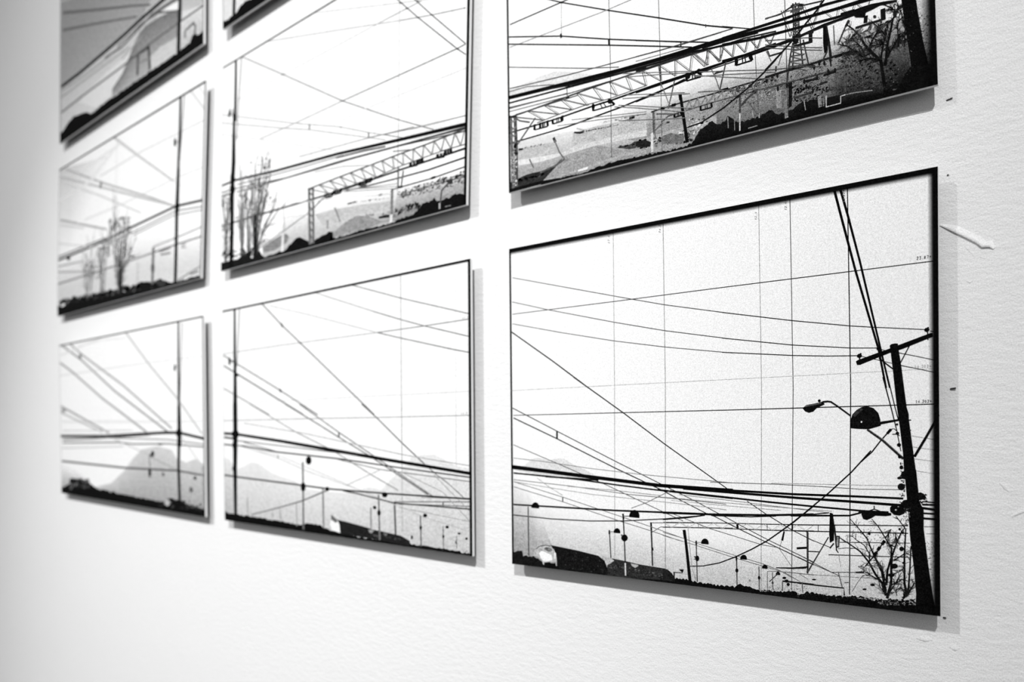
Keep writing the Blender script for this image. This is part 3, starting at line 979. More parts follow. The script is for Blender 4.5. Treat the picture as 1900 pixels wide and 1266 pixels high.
('printed_pole', '''P .04 5678 1018 144 -55 26 -208 44 -307 53 -296 52 -228 -199 14 -9 107 -26 270 -36 274 -26 220
P .05 5762 190 201 -24 66 -102 1 -68 1 -79 -190 3 -118 4 -55 127
B .20 .50 30 65 4 4 5692 865 129 -48 -4 -728 -130 40'''),
],
'22': [
('printed_hills', '''P .90 6428 1586 227 83 185 27 359 -17 346 -126 407 -111 8 -269 -1270 203
C .92 .66 .30 1 1774 448 501 -22 431 386 1011 -46 931 -56 1426 -63 976 -56 916 -33 1772 19 500 -14 429 4 1011 7 932 16 1426 -8 976 -2 917 -8
C .80 .52 .15 1 5711 131 557 395 417 42 716 -5 565 43 5711 104 554 -50 417 12 716 0 565 9
P .55 4141 90 324 130 270 92 350 60 380 -100 367 -164 -327 -48 -422 7 -710 -2
P .72 3716 649 706 -22 1086 -105 565 -74 -1 -172 -987 110 -529 -41 -554 16
P .50 1773 289 392 93 380 59 159 -12 104 -95 -105 -105 -430 -84 -444 8
L .30 33 33 4782 655 262 -11
B .45 .65 12 71 59 15 4914 665 1120 -134 0 -22 -1121 133
L .25 42 42 5714 637 102 -5
P .15 5712 225 201 2 111 -22 0 -53 -313 33
B .40 .60 12 72 41 16 5298 345 734 -93 0 -40 -734 92
B .30 .72 110 73 47 20 6230 613 1736 -75 -1 -169 -1736 60
B .25 .50 24 74 69 37 6150 287 681 4 -1 -128 -680 -8
L .50 44 43 4376 665 91 -160 89 -160
L .50 53 53 4144 451 -2 -173
L .70 30 82 2602 986 24 -313 -28 -210
L .85 82 82 2571 436 -29 -381'''),
('printed_ground', '''C .09 .09 1 1 14 201 79 3 80 -4 79 9 78 -20 78 32 78 -12 76 -20 77 2 76 -19 76 23 70 19 69 25 69 30 76 8 76 -15 75 14 73 -15 72 -19 72 -4 72 7 77 1 76 -20 86 -109 86 -57 71 -21 71 30 70 -3 71 0 69 -12 70 14 69 1 68 25 69 -1 14 0 80 0 80 0 79 0 78 0 78 0 78 0 77 0 76 0 76 0 76 0 70 0 69 0 69 0 76 0 76 0 75 0 73 0 72 0 72 0 72 0 77 0 76 0 87 0 86 1 71 0 71 0 70 0 70 0 70 0 69 0 69 0 69 0 68 0
C .06 .06 1 1 2386 72 57 -6 57 7 57 -10 57 13 56 8 67 36 67 52 66 3 51 37 51 14 52 36 50 12 51 -1 58 3 57 -23 57 -32 57 -24 57 -29 56 -26 56 -15 56 -20 56 -39 56 37 55 27 55 9 55 3 54 19 55 11 54 0 53 0 50 13 50 27 50 -6 49 -18 49 4 -53 -55 -53 -75 49 6 49 -5 49 2 49 -33 48 1 49 20 48 10 47 -31 48 9 48 -10 48 23 48 -17 48 4 48 7 47 2 47 1 47 11 44 -18 44 28 43 -11 43 1 43 -5 43 -12 43 25 43 -12 42 -2 42 1 42 -8 42 -4 42 2 41 3 42 4 42 -23 43 3 42 3 42 16 42 -12 42 -13 41 14 42 -10 39 4 39 15 38 -18 39 3 39 25 38 8 38 2 38 -10 38 21 38 -12 41 -5 42 27 40 -18 41 0 41 3 41 0 40 12 38 30 37 1 38 48 37 2 37 29 37 37 42 -3 41 6 41 1 41 -18 40 23 41 -5 54 42 53 -78 37 -6 37 0 36 -1 37 -4 36 3 37 16 36 -1 36 -19 36 4 43 24 43 14 42 6 37 -23 36 8 36 -5 36 -12 35 -13 36 -30 35 1 2387 1 57 0 58 0 56 0 57 0 56 0 67 0 66 0 66 0 51 0 51 0 51 0 51 0 50 0 58 0 58 0 57 0 57 0 57 0 56 0 56 0 56 0 56 0 55 0 56 0 55 0 54 0 55 0 54 0 54 0 53 0 50 0 50 0 49 0 49 0 49 0 -52 0 -53 0 49 0 49 0 49 0 49 0 48 0 48 0 48 0 48 0 48 0 47 0 48 0 48 0 48 0 48 0 47 0 47 0 47 0 44 0 43 0 44 0 43 0 43 0 42 0 43 0 42 0 43 1 42 0 42 0 42 0 41 0 42 0 41 0 43 0 42 0 42 0 42 0 42 0 41 0 42 0 41 0 39 0 39 0 39 0 38 0 38 0 39 0 38 0 38 0 37 0 38 0 41 0 41 0 41 0 41 0 41 0 40 0 40 0 38 0 37 0 37 0 37 0 37 0 37 0 41 0 41 0 41 0 41 0 40 0 41 0 53 0 54 0 36 0 37 0 37 0 36 0 36 0 37 0 36 0 36 0 35 0 43 0 43 0 42 0 36 0 36 0 36 0 36 0 36 0 35 0 36 0
L .85 112 112 1370 323 -13 -209'''),
('printed_grid_lines', '''l .82 .80 23 24 6336 4861 -14 -740 -47 -2581
l .70 .60 21 21 6277 1839 -49 -1567
L .93 26 26 3548 4849 -41 -2597
L .90 18 18 7653 3565 -41 -2153'''),
('printed_gantry', '''L .45 20 19 3500 1225 664 -227
L .45 21 21 4164 998 -306 234
L .60 12 11 3536 1226 660 -228
L .60 13 13 4196 998 -296 235
L .45 19 19 3858 1232 617 -237
L .45 22 22 4475 995 -269 244
L .60 12 11 3893 1233 613 -239
L .60 13 13 4506 994 -259 245
L .45 19 19 4206 1239 571 -247
L .45 22 22 4777 992 -234 253
L .60 11 11 4240 1239 567 -248
L .60 13 14 4807 991 -224 255
L .45 19 19 4543 1245 528 -256
L .45 23 23 5071 989 -200 261
L .60 11 11 4576 1246 524 -258
L .60 14 14 5100 988 -190 263
L .45 19 18 4871 1250 487 -264
L .45 23 23 5358 986 -168 269
L .60 11 11 4903 1251 483 -265
L .60 14 14 5386 986 -158 270
L .45 19 18 5190 1255 442 -262
L .45 24 24 5632 993 -131 267
L .60 11 11 5222 1256 437 -261
L .60 14 15 5659 995 -122 265
L .45 18 18 5501 1260 393 -248
L .45 24 24 5894 1012 -92 252
L .60 11 11 5531 1260 389 -246
L .60 15 15 5920 1014 -82 251
L .45 18 18 5802 1264 347 -233
L .45 25 25 6149 1031 -53 238
L .60 11 11 5832 1265 343 -232
L .60 15 15 6175 1033 -44 236
L .45 18 18 6096 1269 305 -225
L .45 25 26 6401 1044 -19 227
L .60 11 11 6125 1269 302 -225
L .60 15 15 6427 1044 -11 227
L .45 18 18 6382 1271 270 -223
L .45 26 26 6652 1048 10 224
L .60 11 11 6411 1271 266 -223
L .60 15 15 6677 1048 18 224
L .45 18 18 6662 1272 235 -220
L .45 26 26 6897 1052 37 221
L .60 11 11 6690 1272 231 -220
L .60 15 15 6921 1052 46 221
L .45 18 18 6934 1273 202 -218
L .45 25 25 7136 1055 62 223
L .60 11 11 6961 1273 198 -217
L .60 15 15 7159 1056 70 223
L .45 19 18 7198 1278 171 -219
L .45 25 25 7369 1059 84 227
L .60 11 11 7224 1278 168 -219
L .60 15 15 7392 1059 91 227
L .45 19 19 7453 1286 149 -236
L .45 24 24 7602 1050 100 243
L .60 11 11 7478 1286 147 -237
L .60 15 15 7625 1049 106 245
L .45 19 19 7702 1293 129 -253
L .45 24 24 7831 1040 114 261
L .60 12 12 7726 1294 127 -255
L .60 14 14 7853 1039 92 262
L .30 34 28 3500 1225 1152 22 1582 24 820 2 907 31
L .35 25 21 4515 1002 996 -18 799 58 1095 18 554 -24
L .12 40 39 52 1080 1726 -43 1646 -49 629 -12 1036 -8 1221 9 742 -7 907 -4
L .50 26 25 1773 321 932 215 717 169 631 227
L .15 28 33 4739 931 350 -33 1220 -65 742 -28 907 8
L .08 98 98 4091 1003 -1 -87
L .08 91 91 4287 996 17 -90
L .08 35 35 4090 916 214 -10
L .18 42 42 4173 1000 8 -88
L .18 41 41 4209 999 10 -89
L .08 96 96 4369 1016 0 -86
L .08 89 89 4560 1009 18 -89
L .08 35 34 4369 930 209 -10
L .18 41 41 4450 1013 7 -87
L .18 40 40 4484 1012 11 -88
L .08 89 89 5166 1012 0 -83
L .08 83 83 5345 1005 16 -86
L .08 33 33 5166 929 195 -10
L .18 38 38 5242 1009 6 -84
L .18 38 38 5274 1008 9 -85
L .08 88 88 5355 1025 -1 -82
L .08 83 83 5495 1026 13 -84
L .08 34 33 5354 943 154 -1
L .18 38 38 5414 1025 5 -83
L .18 37 37 5439 1026 8 -84
L .08 78 78 6598 1045 -1 -78
L .08 73 73 6769 1035 16 -81
L .08 31 31 6597 967 188 -13
L .18 33 33 6670 1041 7 -79
L .18 33 33 6701 1039 9 -80
L .08 77 77 6771 1055 -1 -77
L .08 73 73 6894 1056 11 -79
L .08 32 31 6770 978 135 -1
L .18 33 33 6823 1055 4 -77
L .18 33 33 6845 1056 6 -79
L .08 73 73 7285 1032 0 -75
L .08 68 68 7446 1022 14 -78
L .08 30 30 7285 957 175 -13
L .18 31 31 7353 1028 6 -77
L .18 31 31 7382 1026 9 -77
L .08 72 72 7474 1047 0 -74
L .08 68 68 7603 1045 12 -77
L .08 30 30 7474 973 141 -5
L .18 31 31 7529 1046 4 -75
L .18 31 31 7552 1046 7 -76
L .42 93 92 3525 1220 10 -714 21 -449
L .36 74 74 3662 1205 5 -724 -3 -427
L .25 34 34 3475 1231 221 -24
L .35 30 30 3524 1161 146 -120
L .35 30 30 3523 1012 146 -118
L .35 30 30 3522 864 146 -118
L .35 30 30 3521 716 146 -117
L .35 30 30 3520 568 147 -116
L .35 30 30 3519 419 147 -115
L .35 30 30 3518 271 147 -114
L .40 37 31 3669 776 241 128 284 57
L .40 44 45 6272 1051 -10 -365 84 -19 59 275
L .45 75 75 6094 656 -16 -594
L .85 75 75 6071 196 -8 -144
L .25 27 25 6074 660 1118 -25 765 21
L .40 21 19 6307 518 884 -9 765 -22
L .12 41 41 6231 661 153 -7
L .12 44 44 7121 638 107 1
L .35 50 50 6345 536 19 -56
L .35 50 50 6573 527 18 -68
L .35 21 21 6364 480 227 -21
L .45 22 22 6442 533 18 -62
L .45 22 22 6482 531 19 -64
L .30 51 51 6795 531 8 -52
L .30 47 47 6941 538 18 -60
L .30 21 21 6803 479 156 -1
L .40 22 22 6857 534 12 -56
L .40 21 21 6883 535 14 -57
L .30 41 36 7347 151 36 217 223 124
E 9 .20 7572 488 81 -18 0 -34
B .15 .35 22 83 42 21 7262 594 695 -6 -1 -97 -694 3
L .70 40 40 7329 154 0 -99
L .50 16 15 7467 65 137 -3'''),
('printed_cables', '''L .50 26 20 953 4846 1641 -929 2045 -1174 1638 -828 921 -430
L .66 27 24 1704 2742 1327 -9 1630 9
L .50 24 23 4661 2742 1641 -7 1453 -4 215 12
L .82 29 23 764 3897 1803 13 3046 -8
L .66 23 21 5613 3902 906 -12 444 -5 1121 -13
L .74 26 21 1919 4860 2662 -674 1746 -448
L .58 20 18 6327 3738 848 -207 799 -172
L .80 22 18 3743 4836 2586 -771 706 -208 1039 -307
L .42 24 20 5538 4861 726 -711 551 -538 957 -887 197 -163
L .45 23 21 5849 4861 876 -886 432 -437 813 -795
E 9 .30 6356 4050 42 -16 0 -16
E 9 .30 6526 3887 41 -15 0 -16
E 9 .30 6815 3612 40 -15 0 -15
E 9 .30 6791 3922 40 -15 0 -15
E 9 .30 7157 3538 39 -14 0 -15
E 9 .30 7772 2725 37 -12 0 -15
E 9 .30 4639 2743 49 -14 0 -17
E 9 .30 2594 3917 58 -18 0 -18
L .86 24 20 4341 2347 970 40 988 -19 1669 -35
L .68 25 19 109 3731 2922 -998 1537 -490 866 -342 803 -291
L .66 25 19 104 3536 2562 -812 867 -262 1900 -657 489 -175
L .40 45 45 3548 2562 -1 -104
L .40 38 38 5434 1901 -1 -96
L .40 34 34 4591 2243 0 -34
L .50 17 17 5883 1745 545 -208
L .80 25 21 99 3262 2405 -801 1971 -675
L .58 21 18 3179 1981 1915 -154 1598 -153
L .50 19 17 5433 1805 1259 -159 1270 -122
L .05 50 66 60 2041 599 3 1680 -164 2135 -156 1839 -189 1648 -161
L .25 27 19 58 1878 662 -40 1992 -198 1807 -78 1794 -127 1648 -107
L .22 29 21 719 1755 1564 -97 1679 -95 913 -44 1438 -97 1648 -162
L .20 41 40 57 1787 414 -13
L .40 23 20 720 1921 2508 -187 1426 -83
L .60 18 16 3722 1531 931 -100 943 -194
L .20 33 31 4428 1655 878 -75 615 -72
L .20 25 23 6313 1435 1648 -126
L .40 22 21 6118 1365 571 -102
L .82 16 14 2865 1056 3209 -462
L .85 18 16 714 1026 2708 -321
L .50 15 14 4650 950 1620 -214
L .50 15 14 4650 922 1619 -277
L .50 15 14 4650 964 1619 -280'''),
('printed_tree', '''L .30 70 28 1459 122 -28 881 -64 891
T .42 0.45 8 93 334 23 1459 122 -28 881 -64 891
L .30 71 29 1471 120 17 1029 9 1030
T .42 0.45 8 94 333 23 1471 120 17 1029 9 1030
L .30 71 29 1495 116 86 1125 219 1086
T .42 0.45 8 95 330 22 1495 116 86 1125 219 1086
L .30 72 29 1438 125 197 1034 301 994
T .42 0.45 8 96 329 22 1438 125 197 1034 301 994
L .30 72 28 1461 122 212 1068 421 1002
T .42 0.45 8 97 327 22 1461 122 212 1068 421 1002
L .30 70 25 1530 111 270 551 488 495
T .42 0.45 8 98 324 22 1530 111 270 551 488 495
L .30 71 28 1515 113 214 905 386 850
T .42 0.45 8 99 326 22 1515 113 214 905 386 850
L .30 68 28 1496 116 -94 657 -123 667
T .42 0.45 8 100 334 23 1496 116 -94 657 -123 667
L .30 72 28 1496 116 192 683 289 652
T .42 0.45 8 101 327 22 1496 116 192 683 289 652
L .30 71 29 1486 118 76 886 96 877
T .42 0.45 8 102 331 22 1486 118 76 886 96 877
L .30 68 23 1500 116 306 481 613 408
T .42 0.45 8 103 323 22 1500 116 306 481 613 408
L .10 197 88 1497 90 -10 576 3 417
L .40 69 28 906 261 -10 709 45 699
T .50 0.45 7 124 306 22 906 261 -10 709 45 699
L .40 68 27 922 259 -65 665 -65 669
T .50 0.45 7 125 307 22 922 259 -65 665 -65 669
L .40 70 28 889 264 66 722 133 705
T .50 0.45 7 126 305 21 889 264 66 722 133 705
L .40 68 27 973 250 -24 1057 -102 1078
T .50 0.45 7 127 306 22 973 250 -24 1057 -102 1078
L .40 69 28 958 253 47 644 130 625
T .50 0.45 7 128 304 21 958 253 47 644 130 625
L .45 72 33 239 202 -39 787 -119 806
T .50 0.45 9 155 320 26 239 202 -39 787 -119 806
L .45 73 34 257 199 39 745 -8 753
T .50 0.45 9 156 318 26 257 199 39 745 -8 753
L .45 72 33 251 200 -6 616 -88 633
T .50 0.45 9 157 319 26 251 200 -6 616 -88 633
L .45 74 34 177 211 92 683 171 663
T .50 0.45 9 158 318 26 177 211 92 683 171 663
L .40 59 27 1251 233 64 792 61 788
T .50 0.45 6 186 299 21 1251 233 64 792 61 788
L .40 58 27 1221 238 -9 582 18 577
T .50 0.45 6 187 300 21 1221 238 -9 582 18 577
L .40 59 27 1175 245 -3 688 -36 695
T .50 0.45 6 188 301 21 1175 245 -3 688 -36 695
B .22 .55 14 820 43 28 1273 2014 487 -110 -2 -349 -488 103
B .22 .55 14 880 42 28 1540 1906 419 -94 -2 -303 -419 89
B .22 .55 12 740 42 28 1758 2300 354 -85 -1 -259 -354 82
B .22 .55 14 1000 43 28 1236 1450 368 -75 -2 -263 -368 71
B .22 .55 14 1030 42 28 1647 1592 474 -101 -2 -344 -474 94
B .22 .55 8 810 45 29 799 1808 381 -82 -2 -267 -381 77
B .22 .55 22 730 48 30 -47 1787 459 -95 -2 -313 -459 90
B .22 .55 10 720 43 28 1102 2381 734 -175 -3 -522 -735 160
B .22 .55 8 1120 41 27 1877 1440 465 -97 -2 -342 -466 92
B .22 .55 14 980 47 30 -51 1096 458 -84 -2 -312 -458 78
B .22 .55 8 1010 45 29 684 1186 308 -59 -1 -216 -308 57
B .22 .55 10 1165 43 28 1366 986 244 -46 -1 -176 -244 45
B .08 .35 30 91 80 43 46 479 1368 -147 -1 -157 -1368 139'''),
('printed_pole', '''L .05 95 175 621 3627 -19 -536 -14 -645
L .05 178 168 588 2473 -43 -396 -28 -427 -15 -811 -46 -806
L .05 90 118 708 4843 -16 -576 -30 -856
L .50 43 43 953 4829 -128 -934 -98 -927
E 9 .05 545 2104 111 -25 -1 -162
E 9 .05 534 1863 126 -27 -1 -135
E 9 .06 492 1655 101 -21 -1 -135
P .12 446 3815 37 -154 -63 -73 -63 24 13 97
L .30 46 46 559 3740 11 -104
L .40 17 17 483 3644 124 -45'''),
],
'21': [
('printed_hills', '''C .86 .76 1 1 -10 1312 428 -122 429 112 298 100 290 -12 562 -212 850 -137 403 -147 676 -25 640 4 690 145 369 -23 280 213 273 141 704 -27 1004 -12 -2 171 413 4 428 -3 298 -11 290 -11 563 -6 851 -27 404 -27 676 -32 639 -30 689 7 370 -6 279 -1 271 0 705 -8 1004 -8
P .87 5905 1208 235 153 342 282 258 25 286 16 278 -87 271 -103 312 -28 -1 -204 -1369 -4
C .85 .70 1 1 -9 1481 209 -29 219 -128 -2 171 194 -2 219 2'''),
('printed_ground', '''C .05 .05 1 1 11 194 78 12 77 -35 77 -2 77 14 76 -11 76 14 75 -4 72 -3 71 -17 71 18 71 -31 70 35 70 -5 69 3 69 -28 69 16 69 -5 68 5 67 -13 67 8 69 7 69 -10 68 4 68 6 67 -28 67 5 67 -1 66 -9 67 18 65 -1 66 -3 65 0 62 -13 63 21 62 -20 62 -6 62 4 61 8 61 -28 61 22 60 -23 60 12 60 1 60 -9 59 1 64 21 63 5 64 22 56 14 56 -10 57 7 55 0 56 -13 55 21 55 -20 55 7 54 1 90 -46 58 -5 58 -1 57 -13 57 -24 56 0 57 -1 56 22 56 -23 55 -4 54 -6 54 -3 53 18 53 -5 53 -25 52 -2 52 -9 53 11 51 -19 52 22 51 -32 51 -1 51 15 51 5 50 -20 49 -3 50 14 49 12 48 -6 49 -16 48 27 48 -26 48 24 47 4 48 5 47 -26 47 4 47 21 45 7 45 -19 45 -8 45 28 45 -20 44 -8 44 12 44 -4 44 -8 44 18 44 -2 43 -12 43 3 47 -2 46 5 46 -21 46 19 46 -14 45 -8 46 14 45 9 43 -5 42 5 42 -2 42 1 42 -6 42 -1 41 -2 42 -6 41 0 41 0 41 11 40 -9 41 4 39 11 40 -15 39 5 38 -12 39 -4 39 13 38 -8 39 -2 38 3 38 6 38 -2 37 -30 38 6 42 7 42 -7 43 10 41 -14 39 7 20 0 78 0 77 0 77 -1 76 0 76 0 76 0 75 0 71 0 71 -1 71 0 70 0 70 0 70 0 69 0 69 -1 69 0 68 0 68 0 67 0 67 0 69 -1 68 0 68 0 68 0 67 0 67 0 67 0 66 -1 66 0 65 0 66 0 64 0 63 0 63 -1 62 0 61 0 62 0 61 0 61 0 60 0 61 -1 60 0 59 0 60 0 59 0 64 0 63 0 63 -1 56 0 57 0 55 0 56 0 56 0 55 0 55 0 54 -1 55 0 90 0 57 0 58 0 57 0 57 0 56 -1 57 0 56 0 55 0 56 0 54 0 53 0 53 0 53 -1 53 0 52 0 53 0 52 0 51 0 52 0 51 0 51 -1 51 0 50 0 51 0 49 0 49 0 49 0 48 0 49 0 48 -1 48 0 47 0 48 0 47 0 47 0 47 0 47 0 45 0 45 -1 45 0 45 0 45 0 44 0 44 0 44 0 44 0 44 0 43 -1 44 0 43 0 46 0 47 0 46 0 46 0 45 0 46 0 45 0 45 -1 43 0 42 0 42 0 42 0 42 0 42 0 41 0 42 0 41 0 41 -1 41 0 40 0 41 0 39 0 39 0 39 0 39 0 39 0 39 0 38 0 38 -1 38 0 38 0 38 0 38 0 37 0 43 0 42 0 42 0 42 0 41 0
B .10 .30 14 102 31 13 6435 41 1427 19 0 -72 -1428 -25'''),
('printed_grid_lines', '''L .66 23 23 6182 4985 10 -2579
L .66 23 23 6194 2605 7 -2365
L .88 18 18 7563 4952 1 -2569
L .82 18 18 7565 2569 1 -2492
L .93 26 26 3400 4971 -16 -2518
L .82 20 15 1387 2775 6492 0
L .62 23 16 -16 2368 3667 4 1840 -6 2402 2
L .68 26 21 -6 3965 2347 21 3181 -3
L .50 21 18 5522 3983 1232 5 1133 14'''),
('printed_gantry', '''L .25 48 47 5989 789 13 -289 14 -329
L .40 20 18 5989 789 1895 112
L .50 14 13 6698 907 1186 47
L .40 20 18 6097 756 1786 68
L .30 31 31 7248 864 0 -75'''),
('printed_cables', '''L .40 35 29 1574 5003 823 -589 673 -439 2360 -1556
L .40 29 27 5055 2634 436 -268 709 -480 575 -364
L .50 22 21 6775 1522 320 -192 275 -138 367 -227
L .35 63 63 2344 4466 80 -85
L .30 38 38 3019 4000 81 -42
L .66 25 23 3523 5001 1879 -600
L .48 23 20 5402 4401 794 -242 631 -178 1058 -275
L .50 23 20 4725 5000 1473 -444 1690 -465
L .74 26 23 1910 4902 1463 -358 2149 -561
L .48 23 20 5522 3983 672 -164 1360 -315 330 -68
L .50 37 32 -38 3934 596 -240 1776 -698 1317 -548
L .46 28 23 3011 2688 1338 -604 1199 -513 630 -274 808 -348
L .42 42 37 -8 3678 564 -216 2604 -1005
L .42 31 26 2492 2701 1158 -440 699 -276 994 -378 1537 -639
L .30 61 61 2281 3030 80 -65
L .25 48 48 4349 2084 0 -99
L .60 37 34 -11 3136 1906 -658
L .62 30 24 1095 2738 1810 -652 1259 -374 1176 -445 759 -262
L .66 23 17 853 2302 2405 -246 1403 -183 1519 -197 632 -65 1059 -97
L .04 64 71 -18 2066 504 -16 1948 -163 1684 -161
L .04 71 55 4118 1726 1591 -152 2184 -192
L .12 47 46 -19 1972 504 -32
L .28 23 19 546 1897 1993 -117 2381 -140
L .14 39 22 -20 1802 870 -31 1259 -111 2191 -103 620 -42 1220 -88 1746 -110
L .45 20 17 4300 1543 1246 -161 2340 -139
L .35 21 19 850 1860 1314 -193
L .72 21 15 546 1791 1671 -263 1135 -273 1564 -280 1780 -399 1168 -181
L .75 17 15 1437 1672 835 -97 2206 -494 1266 -307
L .50 41 41 2218 1590 -1 -78
L .66 16 15 4611 1044 976 326
L .60 16 15 7024 1327 209 -141 650 -453
L .60 15 15 6178 1349 1054 -312 650 -472
L .62 14 13 6135 693 1747 -128
L .10 39 29 -13 1074 554 -26 2509 -79 924 -34 1731 -3 2186 18
L .40 25 34 1137 203 1288 276 724 171 777 242
L .20 28 24 4477 919 439 -33 1065 -119 1908 10'''),
('printed_train', '''P .12 4293 332 401 -34 431 -41 250 -34 285 -16 510 -35 227 -70 19 -102 -838 39 -1197 16 -21 183
P .60 5229 211 187 2 -83 -75 -62 22
P .45 5660 180 140 -1 -60 -59
P .93 4044 227 65 134 138 -32 99 -92 35 -168 -136 17 -128 18
P .40 4087 417 69 -24 146 -75 -56 -61 -160 60
B .10 .40 22 103 40 16 5292 148 1030 -12 0 -52 -1031 10'''),
('printed_street_lamps', '''L .40 61 61 3129 1457 11 -568 5 -852
E 9 .05 3338 1498 103 2 -1 -92
E 9 .05 3141 934 90 4 -1 -102
L .50 58 58 3823 922 14 -798
E 9 .05 3964 929 70 3 0 -49
L .42 46 46 5543 897 27 -859
E 9 .05 5717 906 84 4 0 -53
L .50 38 38 5316 640 5 -435
E 9 .08 5427 647 53 3 0 -35
E 9 .08 5553 553 53 4 0 -59
L .40 36 36 6678 587 15 -560
E 9 .06 6798 593 54 4 0 -36
E 9 .12 6684 366 36 3 0 -38
L .50 29 29 7246 442 4 -377
E 9 .08 7342 429 44 4 0 -27
E 9 .15 7251 256 28 2 0 -32
E 9 .12 7628 341 37 3 0 -19
E 9 .25 7557 186 23 2 0 -32
E 9 .15 7798 269 33 3 0 -22
E 9 .20 6454 171 30 3 0 -39
L .50 23 23 7567 296 6 -219
L .62 45 45 2291 414 20 -246
L .62 43 43 2895 575 17 -482
L .62 50 50 992 590 21 -390
L .62 46 46 1991 332 21 -124'''),
('printed_pole', '''L .05 85 118 474 4990 -2 -1158
L .05 118 188 479 3832 7 -732 -10 -598
L .05 188 188 478 2754 8 -665
L .05 211 127 486 2089 -18 -831 17 -1111
E 9 .05 486 2050 160 0 -1 -113
E 9 .06 447 1790 99 1 -1 -113
E 9 .06 431 1241 93 3 0 -67
L .55 47 47 689 5006 -66 -721 -53 -658
P .10 248 3887 49 -110 -13 -100 -88 22 -12 118
L .30 26 25 310 3759 156 -26
E 9 .20 587 3427 49 -3 0 -40'''),
('printed_numbers', '''L .60 11 8 7725 4032 8 8 12 -1 1 -11 -21 -25 22 1
L .60 8 11 7765 4041 21 1 -12 -37
L .60 10 10 7812 4006 5 5
L .60 8 8 7836 4044 20 0 -10 -15 10 -6 -4 -15 -16 1
L .60 10 11 7695 2411 7 7 0 -37
L .60 11 8 7747 2383 0 36 -17 -26 23 1
L .60 10 10 7777 2383 5 5
L .60 10 8 7800 2413 7 8 12 -2 2 -10 -21 -25 22 1'''),
],
'11': [
('printed_hills', '''C .78 .62 1 1 2373 275 1406 208 839 369 575 371 555 274 949 104 796 -94 239 -205 516 -103 454 101 439 -123 2372 177 1405 -9 836 -7 573 -20 553 -18 948 -18 797 0 240 -8 516 -36 454 -16 482 -13
C .93 .70 .00 .90 36 994 958 -147 1247 -292 30 176 960 45 1249 4'''),
('printed_ground', '''C .06 .06 1 1 6 158 122 62 121 -13 121 52 119 33 134 31 132 69 132 42 130 30 130 54 143 -13 141 25 141 13 146 -22 145 -25 123 -44 122 -27 122 13 113 -56 112 -5 111 -55 110 -4 110 -48 103 5 102 -28 102 1 102 30 100 -4 100 -23 100 9 99 -5 98 -41 97 -3 98 43 97 -4 95 -35 96 -20 95 0 94 6 94 -6 93 8 93 -4 92 -21 92 33 91 -32 91 -6 91 24 89 -33 91 26 90 -41 90 7 89 12 88 -8 88 -21 88 26 88 5 86 -25 86 -13 86 33 85 -31 85 15 84 -16 84 7 84 -24 83 15 82 -21 82 -2 82 36 81 -40 81 6 105 84 105 36 84 11 84 7 84 -4 83 -17 82 -26 82 32 82 -26 77 -23 77 12 77 -26 76 -5 76 -18 76 2 75 -32 74 15 75 -2 74 -6 73 -16 73 1 72 -41 73 30 71 -35 72 -2 71 8 64 -3 31 0 121 -2 121 -2 119 -1 119 -2 132 -1 131 -2 130 -2 130 -2 128 -1 142 -2 141 -2 139 -2 145 -2 145 -2 122 -1 122 -2 121 -1 112 -2 112 -1 110 -2 110 -1 110 -2 102 -1 102 -1 101 -2 101 -1 100 -1 100 -2 99 -1 98 -1 98 -1 97 -2 97 -1 96 -1 96 -1 95 -2 94 -1 94 -1 94 -1 93 -2 92 -1 92 -1 91 -1 91 -1 90 -2 90 -1 90 -1 90 -1 90 -1 89 -1 89 -2 88 -1 88 -1 87 -1 87 -1 87 -1 85 -2 86 -1 85 -1 84 -1 84 -1 84 -1 83 -1 83 -1 82 -1 82 -1 81 -1 81 -1 81 -2 104 -1 104 -1 84 -1 84 -1 83 -2 83 -1 83 -1 81 -1 82 -1 77 -1 77 -1 77 -1 76 -1 76 -1 75 -1 75 -1 75 -1 74 -1 74 -1 73 -1 73 -1 72 -1 72 -1 72 -1 71 0 71 -1 71 -1
B .20 .50 26 112 168 67 701 466 1540 61 -2 -247 -1539 -72
B .08 .40 20 113 132 51 6688 201 2446 23 -1 -177 -2447 -38
E 9 .70 7239 114 157 9 -1 -85'''),
('printed_grid_lines', '''L .85 43 32 -130 3837 6002 37 3199 -20
L .85 53 40 45 2336 9016 -98
L .92 42 32 -28 2688 9091 -52
L .90 35 29 45 2278 6242 -59'''),
('printed_cables', '''L .55 70 57 62 4817 1521 -549 2458 -1089 3260 -1204
L .62 73 59 731 4822 923 -408 2981 -1104 2862 -1242
L .40 162 163 1584 4436 -71 -180
L .60 75 63 -94 4260 965 -334 2301 -929 2902 -1020
L .60 71 64 -27 2834 3693 -880
L .68 61 56 -29 2629 3194 -648
E 9 .60 198 2695 209 -4 0 -70
L .74 77 67 4761 4836 1536 -1061 1493 -922
L .72 59 57 7790 2853 1269 -925
L .86 46 40 1446 4682 1738 54 1576 -79
L .84 50 45 -16 4501 3200 315
L .06 88 68 -34 1857 3451 7 3686 97 776 -1 1286 -151
L .35 53 44 117 1741 2661 51 3507 111
L .40 46 35 116 1636 4154 48 926 -43 2103 28 1845 -64
L .50 36 29 2778 1819 4522 -42 1844 -105
L .75 35 30 119 2032 5079 -4
L .70 35 31 39 1461 4584 108
E 9 .25 6850 1656 161 1 0 -33
L .32 64 41 36 1040 4699 -82 3043 21 1361 -75
L .60 29 27 6281 1296 1497 -294
L .70 27 25 4031 1771 2458 -471
L .75 32 31 7973 1882 1081 -751'''),
